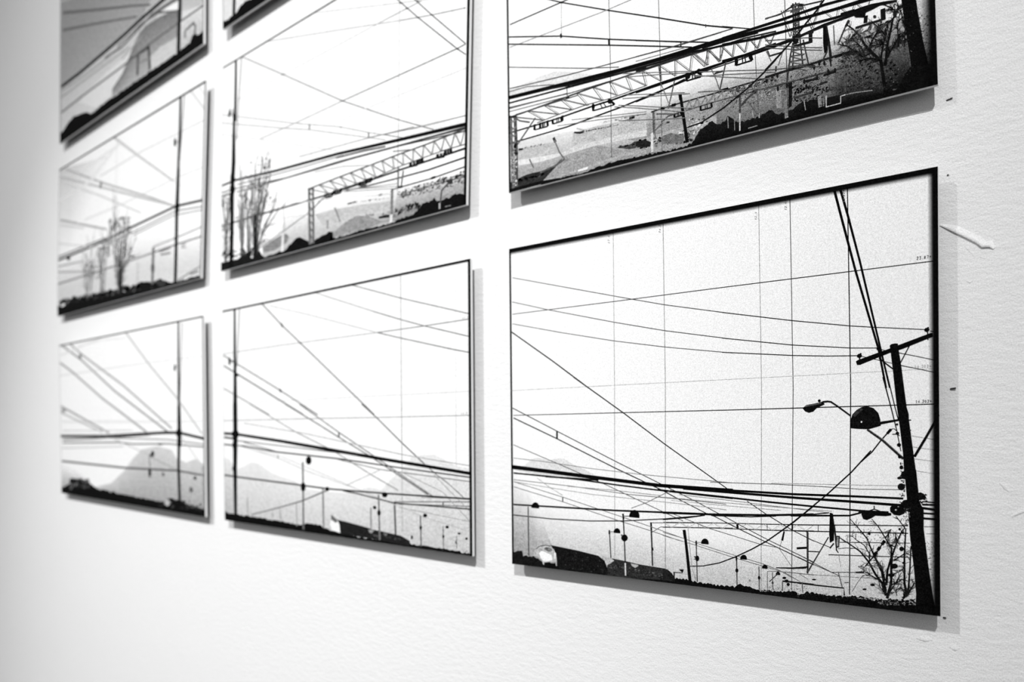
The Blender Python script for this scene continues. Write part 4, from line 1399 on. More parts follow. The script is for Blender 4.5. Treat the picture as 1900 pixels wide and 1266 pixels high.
('printed_street_lamps', '''E 9 .10 6417 1386 104 2 -1 -87
E 9 .30 6333 1345 146 3 0 -39
L .50 63 63 6228 1295 49 -583
E 9 .15 6246 872 94 3 -1 -122
E 9 .40 7016 850 80 3 0 -62
E 9 .10 8699 820 71 3 0 -49
E 9 .40 8499 519 99 5 -1 -81
L .60 53 52 9054 1131 37 -839'''),
('printed_pole', '''L .05 86 142 7870 4845 2 -1164 12 -1062
L .05 171 228 7884 2643 14 -669 -2 -369
L .06 154 142 7877 1605 -23 -554 60 -919
E 9 .05 7879 1951 169 0 -1 -120
L .60 51 51 8067 4771 -83 -1234 -53 -827
P .15 7682 3762 56 -119 -58 -99 -67 60 11 92
L .50 22 22 7720 3690 133 -8'''),
],
'12': [
('printed_hills', '''C .94 .80 .00 1 104 2053 2075 -73 3404 -159 1468 -123 1014 -370 1334 -131 92 373 2076 -44 3403 -173 1470 35 1015 -135 1276 -16
C .84 .88 .55 .00 210 4788 1021 -105 2893 -378 155 1844 722 21 3246 2380'''),
('printed_ground', '''C .07 .07 1 1 26 373 127 -49 127 -1 125 -51 125 7 151 37 149 0 148 75 121 -36 121 33 119 -15 119 -16 118 14 118 17 116 -11 116 56 116 -28 115 -30 115 7 114 19 113 14 113 -8 111 -7 112 20 110 -55 112 13 113 1 111 15 110 -16 110 -12 110 10 108 -18 108 -7 107 -27 106 -15 106 52 105 -12 104 -49 104 49 103 -37 101 -39 101 -19 100 -1 100 -53 99 -18 105 59 103 -28 104 35 102 8 102 9 101 11 101 0 100 47 99 9 99 8 87 -5 87 -43 86 -11 86 23 85 -25 85 -13 86 -12 87 -2 86 3 85 -21 86 20 84 -23 84 11 84 -16 90 -25 90 -33 90 2 89 -51 89 -10 87 -30 88 4 87 24 87 -20 86 -27 77 36 76 -44 76 45 75 -35 75 5 75 -22 74 31 74 3 74 6 73 -6 73 -3 72 -14 73 15 71 5 71 -38 65 23 53 0 127 0 125 0 125 0 124 0 150 0 148 0 147 0 120 0 119 0 119 0 118 0 117 0 117 0 116 0 115 0 115 0 115 0 114 0 113 0 112 0 112 0 111 0 111 0 109 0 112 0 112 0 111 0 109 0 110 0 108 0 108 0 107 0 107 0 106 0 105 0 105 0 104 0 103 0 102 0 101 0 100 0 100 0 100 0 98 0 104 0 103 0 103 0 102 0 101 0 101 -1 100 0 99 0 99 0 98 0 87 0 86 0 86 0 86 0 85 0 84 0 87 0 86 0 85 0 86 0 84 0 85 0 83 0 84 0 90 0 90 0 89 0 89 0 88 0 88 0 87 0 87 0 86 0 86 0 77 0 76 0 75 0 75 0 75 0 75 0 74 0 74 0 73 0 73 0 73 0 72 0 72 0 71 0 71 0 71 0
B .08 .40 60 122 224 96 93 508 7408 -297 -1 -108 -7408 270
E 9 .08 6323 163 339 -44 -1 -146
E 9 .20 7272 133 228 -30 -1 -98'''),
('printed_grid_lines', '''L .88 87 87 4542 4678 -83 -2122
L .80 49 39 3404 3866 2698 70 3433 -67
L .82 47 37 2184 2774 2481 -51 3518 37 1295 -38'''),
('printed_gantry', '''L .40 145 145 6812 1172 -66 -997
E 9 .35 6772 614 118 -17 -1 -144
L .40 46 45 7162 995 625 7
L .40 44 43 7220 904 566 -36
L .50 36 36 8343 964 255 10
L .50 33 33 8343 911 255 -31
L .70 101 101 5894 912 -67 -560
L .40 44 43 8802 164 410 20'''),
('printed_cables', '''L .68 70 56 727 4702 2821 -1065 3273 -1140 1139 -432
L .70 69 56 296 4534 3251 -1037 2792 -912 1400 -449
L .50 157 158 3476 3696 -74 -198
L .72 85 60 4336 4803 1515 -891 2113 -1209
L .86 44 41 7964 2703 1479 -748
L .82 82 80 8833 4822 704 -676
L .85 64 63 9292 4750 296 -291
L .78 60 51 381 4348 3019 -1065 2690 -1043
L .66 77 69 286 3129 3540 -935
L .75 52 49 285 2962 1898 -442
L .86 84 98 203 3783 2453 95 2021 647
L .85 82 76 1879 4338 2933 152
E 9 .90 1788 2784 128 -24 0 -45
L .08 77 63 85 1841 2093 12 1646 26 1887 80 2358 74 1372 -122
L .40 38 30 3823 1770 1887 29 2359 112 1353 -153
L .50 34 27 5582 1707 2376 108 1464 -143
L .40 50 45 103 1952 3722 -1
E 9 .20 961 1773 150 -23 -1 -79
L .60 54 51 83 1639 2093 -135
L .60 53 49 82 1451 2858 -374
L .45 52 39 79 1061 4710 -41 3274 17 1305 -14
L .50 34 32 6812 1189 1252 22 1315 48
L .50 39 37 8165 95 1148 201
L .75 35 32 106 2389 3283 -670'''),
('printed_tree', '''L .35 117 56 4736 202 -199 1211 -216 1230
T .50 0.45 9 217 592 42 4736 202 -199 1211 -216 1230
L .35 121 57 4824 191 18 1100 223 1060
T .50 0.45 9 218 581 41 4824 191 18 1100 223 1060
L .35 122 55 4793 195 169 946 363 900
T .50 0.45 9 219 577 41 4793 195 169 946 363 900
L .35 117 47 4664 211 329 632 587 576
T .50 0.45 9 220 575 40 4664 211 329 632 587 576
L .35 122 58 4658 212 39 910 98 898
T .50 0.45 9 221 586 41 4658 212 39 910 98 898
L .35 115 54 4667 211 -258 1014 -299 1038
T .50 0.45 9 222 596 42 4667 211 -258 1014 -299 1038
L .35 122 57 4763 199 158 684 138 681
T .50 0.45 9 223 580 41 4763 199 158 684 138 681
L .12 247 139 4783 138 -23 709 -38 301
L .55 106 54 2472 356 38 657 -177 689
T .62 0.45 8 248 547 40 2472 356 38 657 -177 689
L .55 107 57 2441 360 164 765 190 754
T .62 0.45 8 249 542 40 2441 360 164 765 190 754
L .55 100 55 2428 362 -134 491 -119 492
T .62 0.45 8 250 550 41 2428 362 -134 491 -119 492
L .55 105 56 2708 328 31 590 204 563
T .62 0.45 8 251 537 40 2708 328 31 590 204 563
L .50 99 54 3515 353 -13 705 33 699
T .55 0.45 8 279 519 38 3515 353 -13 705 33 699
L .50 100 50 3421 365 3 582 -183 611
T .55 0.45 8 280 523 39 3421 365 3 582 -183 611
L .50 101 53 3382 370 158 744 284 716
T .55 0.45 8 281 517 38 3382 370 158 744 284 716
L .50 100 51 3641 338 94 808 372 757
T .55 0.45 8 282 511 38 3641 338 94 808 372 757
B .28 .62 22 1105 84 43 4011 2454 612 -115 -2 -339 -612 108
B .28 .62 26 1160 81 42 4677 2381 765 -145 -3 -433 -764 135
B .28 .62 16 1180 87 44 3285 1892 782 -131 -3 -425 -782 121
B .28 .62 14 1260 82 42 4329 1770 915 -155 -3 -512 -915 140
B .28 .62 18 1200 93 45 2009 1496 942 -142 -3 -494 -943 128
B .28 .62 14 1260 89 44 2884 1247 702 -104 -2 -377 -702 96
B .28 .62 12 1310 79 42 4964 1552 708 -117 -3 -405 -708 109
B .28 .62 12 1350 81 42 4603 1172 635 -97 -3 -359 -635 89'''),
('printed_pole', '''L .05 115 157 8346 4826 -47 -907 -94 -1032
L .05 156 221 8205 2887 -47 -624 -35 -416
L .06 173 163 8123 1900 -39 -893 -61 -999
E 9 .05 8135 2014 140 -28 0 -74
L .55 58 58 8539 4796 -133 -905 -157 -908
P .15 8059 3834 65 -160 -66 -105 -88 75 1 122
L .50 22 21 8102 3706 130 -44
E 9 .15 8064 1196 109 -19 0 -42'''),
],
'13': [
('printed_hills', '''C .68 .80 1 1 277 4931 3243 -1248 3142 -1223 2609 -1015 108 276 3389 67 3151 19 2616 108
C .62 .70 .90 .60 190 4575 2441 -622 4030 -1526 151 1881 2466 -37 3310 116
P .84 1575 901 1928 286 1173 56 636 174 612 185 588 11 498 85 345 3 667 -57 -1 -223 -1365 207 -584 -231 -920 -590 -1141 -360 -1132 -74
C .45 .66 1 1 4012 592 662 226 401 294 392 322 345 184 336 58 861 -44 979 -183 4010 303 660 19 400 2 390 3 343 -3 336 -2 861 -7 980 -29
C .84 .72 1 1 8085 1333 1183 -254 8078 317 1186 122
P .93 7252 1723 373 -26 397 -53 -1 -207 -666 231
P .76 6288 714 716 95 947 -66 -3 -414 -1589 25'''),
('printed_ground', '''C .05 .05 1 1 21 357 153 -30 153 31 120 45 120 50 119 28 133 44 132 3 131 41 130 12 129 -42 128 -7 127 -23 126 0 139 -30 139 -13 137 -29 108 -38 108 -53 107 -61 141 -5 139 -5 131 16 131 4 129 15 107 37 105 -40 105 21 104 4 102 17 102 -3 101 4 100 -1 100 -33 99 19 99 -19 103 -9 102 18 102 20 102 3 100 -37 100 23 100 7 98 -27 97 37 97 -32 96 41 96 -19 95 6 96 -29 95 24 95 -4 94 -11 94 9 93 -9 92 1 93 34 88 -4 88 -12 87 1 87 -19 87 29 85 -37 86 8 85 7 84 16 81 -22 80 3 80 -6 80 23 79 -20 78 25 78 -11 78 14 78 -6 76 -28 77 -2 76 35 74 -17 74 29 73 -11 73 -1 72 12 97 16 96 -18 138 148 135 35 107 -112 80 -9 79 6 79 7 75 15 44 1 152 2 152 2 120 2 118 1 118 2 132 2 131 1 131 2 129 2 128 2 127 2 127 1 125 2 139 2 137 2 137 2 108 1 108 2 107 1 139 2 139 2 130 2 130 2 129 2 106 1 105 2 104 1 104 1 101 2 101 1 101 2 100 1 99 1 99 2 98 1 102 2 103 1 101 1 101 2 100 1 99 2 99 1 98 1 97 2 96 1 96 1 95 2 95 1 96 1 95 2 94 1 94 1 93 2 93 1 92 1 92 1 88 2 87 1 87 1 87 1 86 2 85 1 85 1 85 1 84 1 81 1 80 1 79 2 79 1 79 1 78 1 78 1 78 1 77 1 77 1 76 1 76 1 73 1 74 1 73 1 72 1 72 1 97 2 96 1 136 2 135 2 106 1 80 1 79 2 79 1 78 1'''),
('printed_gantry', '''L .35 156 156 5694 1047 -42 -572
L .30 140 140 6327 1038 69 -646
L .20 91 89 5618 1055 782 -14
L .50 51 50 5692 772 669 -49
L .30 72 71 5075 1077 619 -30
L .40 63 98 8339 766 441 46 91 -126 -63 -195
L .45 95 95 8339 766 -1 -189'''),
('printed_cables', '''L .40 84 56 292 4194 3050 -1015 1822 -591 1280 -440
L .42 86 59 288 3631 3051 -847 2286 -662
L .03 119 105 151 1820 1527 -18 1829 46 1255 40 1165 72 1327 41 2030 61
L .30 57 82 3506 1664 1173 -66 1835 249 1345 -93 1421 -99
L .40 64 51 4353 1708 1573 116 1154 -86
L .38 67 49 155 982 1804 38 2716 11 1689 62 1589 1 1320 -26
L .62 66 57 148 1477 2466 -10 2542 -31
L .60 64 60 170 1673 1982 -60 1867 -9
L .60 57 54 4676 1243 1248 240
L .40 56 53 6514 1880 1441 -467'''),
('printed_pole', '''L .05 144 192 8255 4063 -167 -2285 -43 -589 -58 -873
L .40 57 58 8299 3916 -134 -2295 -29 -497'''),
],
'23': [
('printed_hills', '''C .86 .84 1 1 22 1377 417 -169 1907 -773 13 124 418 -50 1912 -73'''),
('printed_ground', '''C .05 .05 1 1 8 173 62 11 60 -31 61 14 60 -23 64 34 64 1 63 1 63 -1 63 -5 62 18 82 50 81 42 62 -3 61 8 61 31 57 -29 56 1 56 -7 56 -28 56 5 55 -20 56 14 55 4 55 9 54 -17 55 6 54 7 54 7 54 8 53 3 54 -2 53 8 53 12 52 -4 53 1 52 -8 52 -5 52 14 51 3 52 3 51 -5 51 -1 50 6 51 10 50 -6 27 0 60 0 60 0 60 0 60 0 63 0 63 0 63 0 63 0 62 0 62 0 81 0 80 0 61 0 61 0 60 0 57 0 56 0 56 0 55 0 56 0 55 0 55 0 55 0 54 0 55 0 54 0 54 0 53 0 54 0 53 1 53 0 53 0 52 0 53 0 52 0 52 0 52 0 51 0 51 0 52 0 50 0 51 0 51 0 50 0 50 0'''),
('printed_pole', '''L .06 127 130 528 3493 -14 -2149 -5 -831 -28 -457'''),
],
}

# ------------------------------------------------------------------ materials
WALL_Y = 0.020        # the prints' faces hang 20 mm in front of the plaster
BOARD = 0.005         # thickness of the boards the prints are mounted on


def lin(v):
    return v / 12.92 if v <= 0.04045 else ((v + 0.055) / 1.055) ** 2.4


def new_mat(name):
    m = bpy.data.materials.new(name)
    m.use_nodes = True
    nt = m.node_tree
    b = nt.nodes['Principled BSDF']
    return m, nt, b


def node(nt, kind, **kw):
    n = nt.nodes.new(kind)
    for k, v in kw.items():
        setattr(n, k, v)
    return n


def math_node(nt, op, a, b=None, clamp=False):
    n = node(nt, 'ShaderNodeMath', operation=op)
    n.use_clamp = clamp
    for i, v in enumerate((a, b)):
        if v is None:
            continue
        if isinstance(v, (int, float)):
            n.inputs[i].default_value = v
        else:
            nt.links.new(v, n.inputs[i])
    return n.outputs[0]


def noise(nt, scale, detail=2.0, rough=0.5, coord='Object', stretch=None):
    tc = node(nt, 'ShaderNodeTexCoord')
    src = tc.outputs[coord]
    if stretch:
        mp = node(nt, 'ShaderNodeMapping')
        mp.inputs['Scale'].default_value = stretch
        mp.inputs['Rotation'].default_value = (0, math.radians(25), 0)
        nt.links.new(src, mp.inputs['Vector'])
        src = mp.outputs[0]
    n = node(nt, 'ShaderNodeTexNoise')
    n.inputs['Scale'].default_value = scale
    n.inputs['Detail'].default_value = detail
    n.inputs['Roughness'].default_value = rough
    nt.links.new(src, n.inputs['Vector'])
    return n.outputs['Fac']


def plain(name, v, rough=0.6, spec=0.3, grain=0.0):
    m, nt, b = new_mat(name)
    b.inputs['Roughness'].default_value = rough
    b.inputs['Specular IOR Level'].default_value = spec
    f = noise(nt, 240, 3)
    r = node(nt, 'ShaderNodeMapRange')
    r.inputs['To Min'].default_value = v * (1 - grain)
    r.inputs['To Max'].default_value = v * (1 + grain)
    nt.links.new(f, r.inputs['Value'])
    nt.links.new(r.outputs[0], b.inputs['Base Color'])
    return m


def ink(name, soft):
    """black-and-white photographic print: tone from the drawing, film grain on top"""
    m, nt, b = new_mat(name)
    b.inputs['Roughness'].default_value = 0.75
    b.inputs['Specular IOR Level'].default_value = 0.015
    at = node(nt, 'ShaderNodeAttribute', attribute_name='tone')
    tone = at.outputs['Fac']
    g = noise(nt, 1150, 1.5, 0.6)
    g2 = noise(nt, 420, 2.0, 0.6)
    k = math_node(nt, 'SUBTRACT', math_node(nt, 'ADD', math_node(nt, 'MULTIPLY', g, 0.7), math_node(nt, 'MULTIPLY', g2, 0.3)), 0.5)
    # grain is strongest in the middle tones
    mid = math_node(nt, 'MULTIPLY', tone, math_node(nt, 'SUBTRACT', 1.12, tone))
    amp = math_node(nt, 'ADD', math_node(nt, 'MULTIPLY', mid, 4.8), 0.02)
    v = math_node(nt, 'ADD', tone, math_node(nt, 'MULTIPLY', k, amp))
    # mottled foliage and fields in the greys
    g3 = noise(nt, 120, 6, 0.72, stretch=(0.7, 1.0, 1.5))
    grey = math_node(nt, 'MULTIPLY', tone, math_node(nt, 'SUBTRACT', 0.86, tone, True))
    v = math_node(nt, 'ADD', v, math_node(nt, 'MULTIPLY', math_node(nt, 'SUBTRACT', g3, 0.5), math_node(nt, 'MULTIPLY', grey, 3.2)))
    v = math_node(nt, 'MAXIMUM', v, 0.001)
    nt.links.new(v, b.inputs['Base Color'])
    if soft:
        nt.links.new(at.outputs['Alpha'], b.inputs['Alpha'])
    return m


M_INK = ink('photographic_print', False)
M_SOFT = ink('photographic_print_soft_tone', True)
M_BOARD = plain('white_mounting_board', 0.78, 0.6, 0.2, 0.03)
M_BATTEN = plain('grey_painted_batten', 0.2, 0.7, 0.2, 0.1)
M_NAIL = plain('blackened_steel', 0.02, 0.5, 0.4, 0.2)
M_FLOOR = plain('black_floor', 0.03, 0.6, 0.3, 0.15)


def plaster():
    m, nt, b = new_mat('white_painted_plaster')
    b.inputs['Roughness'].default_value = 0.9
    b.inputs['Specular IOR Level'].default_value = 0.1
    fine = noise(nt, 520, 2, 0.65)
    speck = noise(nt, 900, 1, 0.5)
    trowel = noise(nt, 60, 4, 0.55, stretch=(1.0, 1.0, 2.6))
    broad = noise(nt, 5, 3, 0.5)
    c = math_node(nt, 'ADD', 0.80, math_node(nt, 'MULTIPLY', math_node(nt, 'SUBTRACT', speck, 0.5), 0.5))
    nt.links.new(c, b.inputs['Base Color'])
    h = math_node(nt, 'ADD', math_node(nt, 'MULTIPLY', fine, 0.0005), math_node(nt, 'MULTIPLY', trowel, 0.0007))
    h = math_node(nt, 'ADD', h, math_node(nt, 'MULTIPLY', broad, 0.0012))
    bump = node(nt, 'ShaderNodeBump')
    bump.inputs['Strength'].default_value = 1.0
    bump.inputs['Distance'].default_value = 1.0
    nt.links.new(h, bump.inputs['Height'])
    nt.links.new(bump.outputs[0], b.inputs['Normal'])
    return m


M_PLASTER = plaster()


# ------------------------------------------------------------------ helpers
def link(name, me, mat, parent=None):
    o = bpy.data.objects.new(name, me)
    me.materials.append(mat)
    COL.objects.link(o)
    o.parent = parent
    return o


def box_mesh(name, x0, x1, y0, y1, z0, z1):
    v = [(x, y, z) for x in (x0, x1) for y in (y0, y1) for z in (z0, z1)]
    f = [(0, 1, 3, 2), (4, 6, 7, 5), (0, 4, 5, 1), (2, 3, 7, 6), (0, 2, 6, 4), (1, 5, 7, 3)]
    me = bpy.data.meshes.new(name)
    me.from_pydata(v, [], f)
    return me


class Ink:
    """collects flat shapes (x, z in metres on the sheet) with a printed tone"""
    layer = 0

    def __init__(self):
        self.v, self.f, self.c = [], [], []

    def face(self, pts, tones, alphas):
        y = -0.0002 - Ink.layer * 1.2e-6
        n = len(self.v)
        for (x, z), t, a in zip(pts, tones, alphas):
            self.v.append((x, y, z))
            self.c.append((lin(t) * 0.93, a))
        self.f.append(list(range(n, n + len(pts))))

    def flat(self, pts, tone):
        self.face(pts, [tone] * len(pts), [1] * len(pts))

    def stroke(self, pts, w0, w1, tone, alpha=1.0):
        P = [Vector(p) for p in pts]
        n = len(P)
        le, ri = [], []
        for i in range(n):
            d = P[min(i + 1, n - 1)] - P[max(i - 1, 0)]
            if d.length < 1e-9:
                d = Vector((1, 0))
            d.normalize()
            nn = Vector((-d.y, d.x)) * 0.5 * (w0 + (w1 - w0) * i / (n - 1))
            le.append(P[i] + nn)
            ri.append(P[i] - nn)
        for i in range(n - 1):
            q = [le[i], ri[i], ri[i + 1], le[i + 1]]
            self.face([(p.x, p.y) for p in q], [tone] * 4, [alpha] * 4)

    def curtain(self, top, bot, t0, t1, a0, a1):
        for i in range(len(top) - 1):
            self.face([top[i], bot[i], bot[i + 1], top[i + 1]], [t0, t1, t1, t0], [a0, a1, a1, a0])

    def ellipse(self, c, a, b, n, tone):
        self.flat([(c[0] + a[0] * math.cos(t) + b[0] * math.sin(t), c[1] + a[1] * math.cos(t) + b[1] * math.sin(t))
                   for t in (2 * math.pi * k / n for k in range(n))], tone)

    def parts(self, gap):
        """split into pieces that lie further apart than gap"""
        boxes = []
        for f in self.f:
            xs = [self.v[i][0] for i in f]
            zs = [self.v[i][2] for i in f]
            boxes.append((min(xs), max(xs), min(zs), max(zs)))
        n = len(boxes)
        own = list(range(n))

        def find(i):
            while own[i] != i:
                own[i] = own[own[i]]
                i = own[i]
            return i
        for i in range(n):
            a = boxes[i]
            for j in range(i):
                b = boxes[j]
                if a[0] - gap < b[1] and b[0] - gap < a[1] and a[2] - gap < b[3] and b[2] - gap < a[3]:
                    own[find(i)] = find(j)
        out = {}
        for i, f in enumerate(self.f):
            k = out.setdefault(find(i), Ink())
            b = len(k.v)
            k.v += [self.v[j] for j in f]
            k.c += [self.c[j] for j in f]
            k.f.append(list(range(b, b + len(f))))
        return list(out.values())

    def build(self, name, parent):
        soft = any(a < 0.999 for _, a in self.c)
        me = bpy.data.meshes.new(name)
        me.from_pydata(self.v, [], self.f)
        at = me.attributes.new('tone', 'FLOAT_COLOR', 'POINT')
        at.data.foreach_set('color', [x for t, a in self.c for x in (t, t, t, a)])
        return link(name, me, M_SOFT if soft else M_INK, parent)


def deltas(nums, u=1e-4):
    out, x, y = [], 0, 0
    for i in range(0, len(nums), 2):
        x += nums[i]
        y += nums[i + 1]
        out.append((x * u, y * u))
    return out


def inside(q, p, m=0.0015):
    for i in range(4):
        a, b = q[i], q[(i + 1) % 4]
        ex, ey = b[0] - a[0], b[1] - a[1]
        if ex * (p[1] - a[1]) - ey * (p[0] - a[0]) < m * math.hypot(ex, ey):
            return False
    return True


def draw(ink_, text, quad):
    """one drawing instruction to a line, lengths in tenths of a millimetre"""
    u = 1e-4
    for row in text.split('\n'):
        k, *r = row.split()
        r = [float(s) for s in r]
        Ink.layer += 1
        if k == 'L':
            ink_.stroke(deltas(r[3:]), r[1] * u, r[2] * u, r[0])
        elif k == 'l':
            ink_.stroke(deltas(r[4:]), r[2] * u, r[3] * u, r[0], r[1])
        elif k == 'P':
            ink_.flat(deltas(r[1:]), r[0])
        elif k == 'E':
            ink_.ellipse((r[2] * u, r[3] * u), (r[4] * u, r[5] * u), (r[6] * u, r[7] * u), int(r[0]), r[1])
        elif k == 'C':
            h = (len(r) - 4) // 2
            ink_.curtain(deltas(r[4:4 + h]), deltas(r[4 + h:]), *r[:4])
        elif k == 'B':          # scattered small patches of tone
            rnd = random.Random(int(r[3]))
            q = deltas(r[6:])
            for _ in range(int(r[2] * 2.4)):
                a, b = rnd.random(), rnd.random()
                p = [(q[0][i] * (1 - a) + q[1][i] * a) * (1 - b) + (q[3][i] * (1 - a) + q[2][i] * a) * b for i in (0, 1)]
                s, t, g = rnd.uniform(0.2, 0.95), rnd.uniform(0.2, 0.95), rnd.uniform(-0.3, 0.6)
                rx, ry = r[4] * u * s, r[5] * u * t
                tone = rnd.uniform(r[0], r[1])
                if inside(quad, p, max(rx, ry)):
                    ink_.ellipse(p, (rx * math.cos(g), rx * math.sin(g)), (-ry * math.sin(g), ry * math.cos(g)), 5, tone)
        elif k == 'T':          # twigs growing off a branch
            rnd = random.Random(int(r[3]))
            path = deltas(r[6:])
            for _ in range(int(r[2])):
                i, f = rnd.randrange(len(path) - 1), rnd.random()
                (x0, y0), (x1, y1) = path[i], path[i + 1]
                x, y = x0 + (x1 - x0) * f, y0 + (y1 - y0) * f
                a = math.atan2(y1 - y0, x1 - x0) + rnd.choice((-1, 1)) * rnd.uniform(0.25, r[1])
                ln = r[4] * u * rnd.uniform(0.5, 1.2)
                pts = [(x, y)]
                for _ in range(2):
                    a += rnd.uniform(-0.35, 0.35)
                    x += math.cos(a) * ln / 2
                    y += math.sin(a) * ln / 2
                    pts.append((x, y))
                subs = []
                for j in (2, 1):
                    b = a + rnd.uniform(-0.9, 0.9)
                    subs.append([pts[j], (pts[j][0] + math.cos(b) * ln * 0.4, pts[j][1] + math.sin(b) * ln * 0.4)])
                if all(inside(quad, p) for p in pts):
                    ink_.stroke(pts, r[5] * u, r[5] * u * 0.5, r[0])
                    for s in subs:
                        if inside(quad, s[1]):
                            ink_.stroke(s, r[5] * u * 0.6, r[5] * u * 0.4, r[0])


def mix(p, q, f):
    return (p[0] + (q[0] - p[0]) * f, p[1] + (q[1] - p[1]) * f)


def offset_edge(p, q, inner, d):
    """the edge p-q moved d metres towards the point inner"""
    ex, ey = q[0] - p[0], q[1] - p[1]
    ln = math.hypot(ex, ey)
    nx, ny = -ey / ln, ex / ln
    if nx * (inner[0] - p[0]) + ny * (inner[1] - p[1]) < 0:
        nx, ny = -nx, -ny
    return (p[0] + nx * d, p[1] + ny * d), (q[0] + nx * d, q[1] + ny * d)


def border(ink_, quad, top, right, left, tone_left):
    bl, br, tr, tl = quad
    c = mix(bl, tr, 0.5)
    for (p, q), (hard, soft), tone in (((tl, tr), top, 0.03), ((tr, br), right, 0.03), ((bl, tl), left, tone_left)):
        p1, q1 = offset_edge(p, q, c, hard)
        p2, q2 = offset_edge(p, q, c, hard + soft * 0.45)
        p3, q3 = offset_edge(p, q, c, hard + soft)
        Ink.layer += 1
        ink_.curtain([p, q], [p1, q1], tone, tone, 1, 0.995)
        ink_.curtain([p1, q1], [p2, q2], tone, tone, 0.995, 0.45)
        ink_.curtain([p2, q2], [p3, q3], tone, tone, 0.45, 0.0)


# ------------------------------------------------------------------ the room
wall = link('wall_back', box_mesh('wall_back', -4.5, 4.5, WALL_Y, WALL_Y + 0.15, -1.3, 3.7), M_PLASTER)
wall['kind'] = 'structure'
floor = link('floor', box_mesh('floor', -9.0, 9.0, -12.0, WALL_Y + 0.15, -1.4, -1.3), M_FLOOR)
floor['kind'] = 'structure'



def ridge(pts, width, height, name='plaster_ridge'):
    """a raised lip of plaster running along the wall"""
    P = [Vector(p) for p in pts]
    n = len(P)
    v, f = [], []
    for i in range(n):
        d = (P[min(i + 1, n - 1)] - P[max(i - 1, 0)]).normalized()
        nn = Vector((-d.y, d.x))
        k = 0.35 if i in (0, n - 1) else 1.0
        for s, h in ((-0.42, -0.002), (-0.30, 0.55), (0.0, 1.0), (1.0, 0.6), (2.6, -0.002)):
            q = P[i] + nn * s * width * k
            v.append((q.x, WALL_Y - h * height * k, q.y))
    for i in range(n - 1):
        for j in range(4):
            a = i * 5 + j
            f.append((a, a + 5, a + 6, a + 1))
    me = bpy.data.meshes.new(name)
    me.from_pydata(v, [], f)
    me.validate()
    for p in me.polygons:
        p.use_smooth = True
    return link(name, me, M_PLASTER, wall)


RIDGES = [
    ([(0.5993, 0.4355), (0.6126, 0.4263), (0.6227, 0.4189), (0.6336, 0.4106), (0.6385, 0.4051), (0.6453, 0.4045), (0.6487, 0.4011)], 0.0028, 0.0022),
    ([(0.6236, 0.4069), (0.6301, 0.3982)], 0.0021, 0.00039),
    ([(0.6365, 0.3949), (0.6413, 0.3924)], 0.0014, 0.00066),
    ([(0.6239, 0.3703), (0.6274, 0.3681), (0.6304, 0.3706)], 0.0011, 0.00033),
    ([(0.6381, 0.1843), (0.6449, 0.1844)], 0.0014, 0.00055),
    ([(0.6529, 0.1506), (0.6571, 0.1451), (0.66, 0.1423)], 0.0021, 0.00066),
    ([(0.66, 0.1423), (0.6679, 0.1433)], 0.0017, 0.00049),
    ([(0.6631, 0.1151), (0.6738, 0.1216), (0.6853, 0.129)], 0.0021, 0.00066),
    ([(0.6244, 0.1241), (0.6334, 0.1241)], 0.0014, 0.00039),
    ([(0.5731, -0.0291), (0.5817, -0.0306), (0.5891, -0.0281)], 0.0028, 0.00055),
    ([(0.6047, -0.0324), (0.6109, -0.0354), (0.6149, -0.0335)], 0.0028, 0.00055),
    ([(0.5621, -0.0539), (0.573, -0.0536)], 0.0028, 0.00044),
]
for pts, w_, h_ in RIDGES:
    ridge(pts, w_, h_)


def nail(a, b, radius, label):
    """a short bent nail lying against the plaster"""
    a, b = Vector((a[0], WALL_Y, a[1])), Vector((b[0], WALL_Y, b[1]))
    path = [a + Vector((0, 0.001, 0)), a.lerp(b, 0.25) + Vector((0, -radius, 0)), a.lerp(b, 0.8) + Vector((0, -radius * 1.6, 0)), b + Vector((0, -radius * 2, 0))]
    v, f = [], []
    for i, p in enumerate(path):
        r = radius * (0.7, 1.0, 1.0, 0.8)[i]
        d = (path[min(i + 1, 3)] - path[max(i - 1, 0)]).normalized()
        s = d.cross(Vector((0, 1, 0))).normalized()
        t_ = d.cross(s)
        for k in range(8):
            g = 2 * math.pi * k / 8
            v.append(p + (s * math.cos(g) + t_ * math.sin(g)) * r)
    for i in range(3):
        for k in range(8):
            f.append((i * 8 + k, i * 8 + (k + 1) % 8, i * 8 + 8 + (k + 1) % 8, i * 8 + 8 + k))
    f += [tuple(range(7, -1, -1)), tuple(range(24, 32))]
    me = bpy.data.meshes.new('wall_nail')
    me.from_pydata([tuple(p) for p in v], [], f)
    o = link('wall_nail', me, M_NAIL)
    o['label'] = label
    o['category'] = 'nail'
    o['group'] = 'bent nails left in the plaster'


nail((0.6075, 0.2529), (0.6136, 0.2537), 0.0009, 'bent black nail beside the middle of the nearest print')
nail((0.5998, -0.001), (0.6026, -0.0009), 0.0008, 'tiny black nail at the lower right corner of the nearest print')
nail((0.6064, 0.4905), (0.6082, 0.4901), 0.0006, 'tiny dark nail at the upper right corner of the nearest print')
nail((0.6053, 0.5732), (0.6125, 0.5744), 0.0006, 'thin dark nail beside the lower right corner of the gantry print')

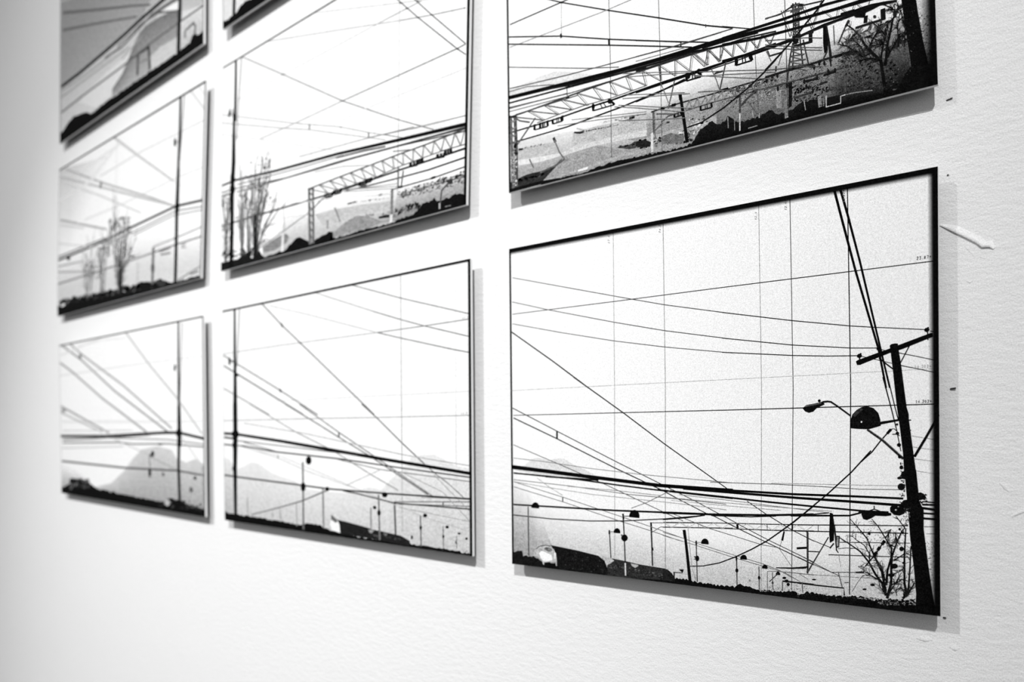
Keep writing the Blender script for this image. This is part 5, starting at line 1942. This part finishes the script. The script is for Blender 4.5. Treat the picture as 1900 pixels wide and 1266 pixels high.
# ------------------------------------------------------------------ the mounted prints
# key -> label, paper tone, border widths in mm (top hard/soft, right, left, tone of left edge)
PANELS = {
    '31': ('sharp nearest print of a tilted utility pole, crossarm and dome street lamp',
           0.955, (5.0, 5.5), (4.6, 5.5), (2.8, 1.4), 0.03),
    '32': ('print above the utility pole one, railway gantry, lattice tower and bare tree on hillside',
           0.955, (5.0, 4.0), (4.5, 10.0), (2.8, 1.4), 0.03),
    '21': ('middle print of the lowest row, slim pole, dome lamps and dark train',
           0.94, (3.2, 2.5), (4.5, 2.5), (0.8, 0.5), 0.55),
    '22': ('middle column print with poplar trees, slim pole and long railway gantry truss',
           0.955, (2.6, 1.5), (5.0, 2.0), (0.8, 0.5), 0.6),
    '23': ('print cut off at the top edge in the middle column, black ground corner',
           0.86, (3.0, 2.0), (4.0, 2.0), (1.5, 1.0), 0.3),
    '11': ('far left print of the lowest row, steep mountain behind a slim pole',
           0.93, (3.0, 2.0), (3.0, 2.0), (1.5, 1.0), 0.5),
    '12': ('far left print of the middle row, cluster of poplars left of a slim pole',
           0.925, (4.0, 2.5), (3.0, 2.0), (2.0, 1.0), 0.45),
    '13': ('far left print of the top row, grey sky over a curved hillside',
           0.70, (4.0, 2.5), (2.5, 1.5), (3.0, 2.0), 0.35),
}

# what is printed in countable pieces, and how far apart two pieces lie at least
SINGLE = {'printed_street_lamps': ('printed_street_lamp', 0.0015), 'printed_numbers': ('printed_number', 0.0035),
          'printed_gantry': ('printed_gantry', 0.004), 'printed_pole': ('printed_pole', 0.003),
          'printed_train': ('printed_train', 0.004)}

for key, (label, paper, top, right, left, tleft) in PANELS.items():
    q = QUADS[key]
    ox, oz = q[0]
    quad = [(x - ox, z - oz) for x, z in q]
    root = bpy.data.objects.new('mounted_print', None)
    COL.objects.link(root)
    root.location = (ox, 0, oz)
    root['label'] = label
    root['category'] = 'print'
    root['group'] = 'railway photographs hung in a grid'
    # board: the white-edged sheet the photograph is mounted on, its outline the photograph's own
    me = bpy.data.meshes.new('backing_board')
    me.from_pydata([(x, 0, z) for x, z in quad] + [(x, BOARD, z) for x, z in quad], [],
                   [(0, 1, 2, 3), (7, 6, 5, 4), (0, 4, 5, 1), (1, 5, 6, 2), (2, 6, 7, 3), (3, 7, 4, 0)])
    me.materials.append(M_BOARD)
    me.materials.append(M_BATTEN)
    me.polygons[1].material_index = 1
    board_o = bpy.data.objects.new('backing_board', me)
    COL.objects.link(board_o)
    board_o.parent = root
    board_o['label'] = 'white board edge behind the photograph'
    # two battens hold the board off the plaster
    w = quad[1][0]
    for fz in (0.24, 0.76):
        z = quad[3][1] * fz
        link('hanging_batten', box_mesh('hanging_batten', w * 0.2, w * 0.8, BOARD, WALL_Y, z - 0.02, z + 0.02), M_BATTEN, root)
    # the photograph itself
    Ink.layer = 0
    sheet = Ink()
    sheet.flat(quad, paper)
    print_o = sheet.build('photograph', root)
    print_o['label'] = 'black and white railway photograph'
    for gname, text in PRINTS[key]:
        k = Ink()
        draw(k, text, quad)
        if not k.v:
            continue
        if gname in SINGLE:
            one, gap = SINGLE[gname]
            for piece in k.parts(gap):
                piece.build(one, print_o)
        else:
            k.build(gname, print_o)['kind'] = 'stuff'
    k = Ink()
    mm = lambda t: (t[0] * 1e-3, t[1] * 1e-3)
    border(k, quad, mm(top), mm(right), mm(left), tleft)
    k.build('printed_border', print_o)
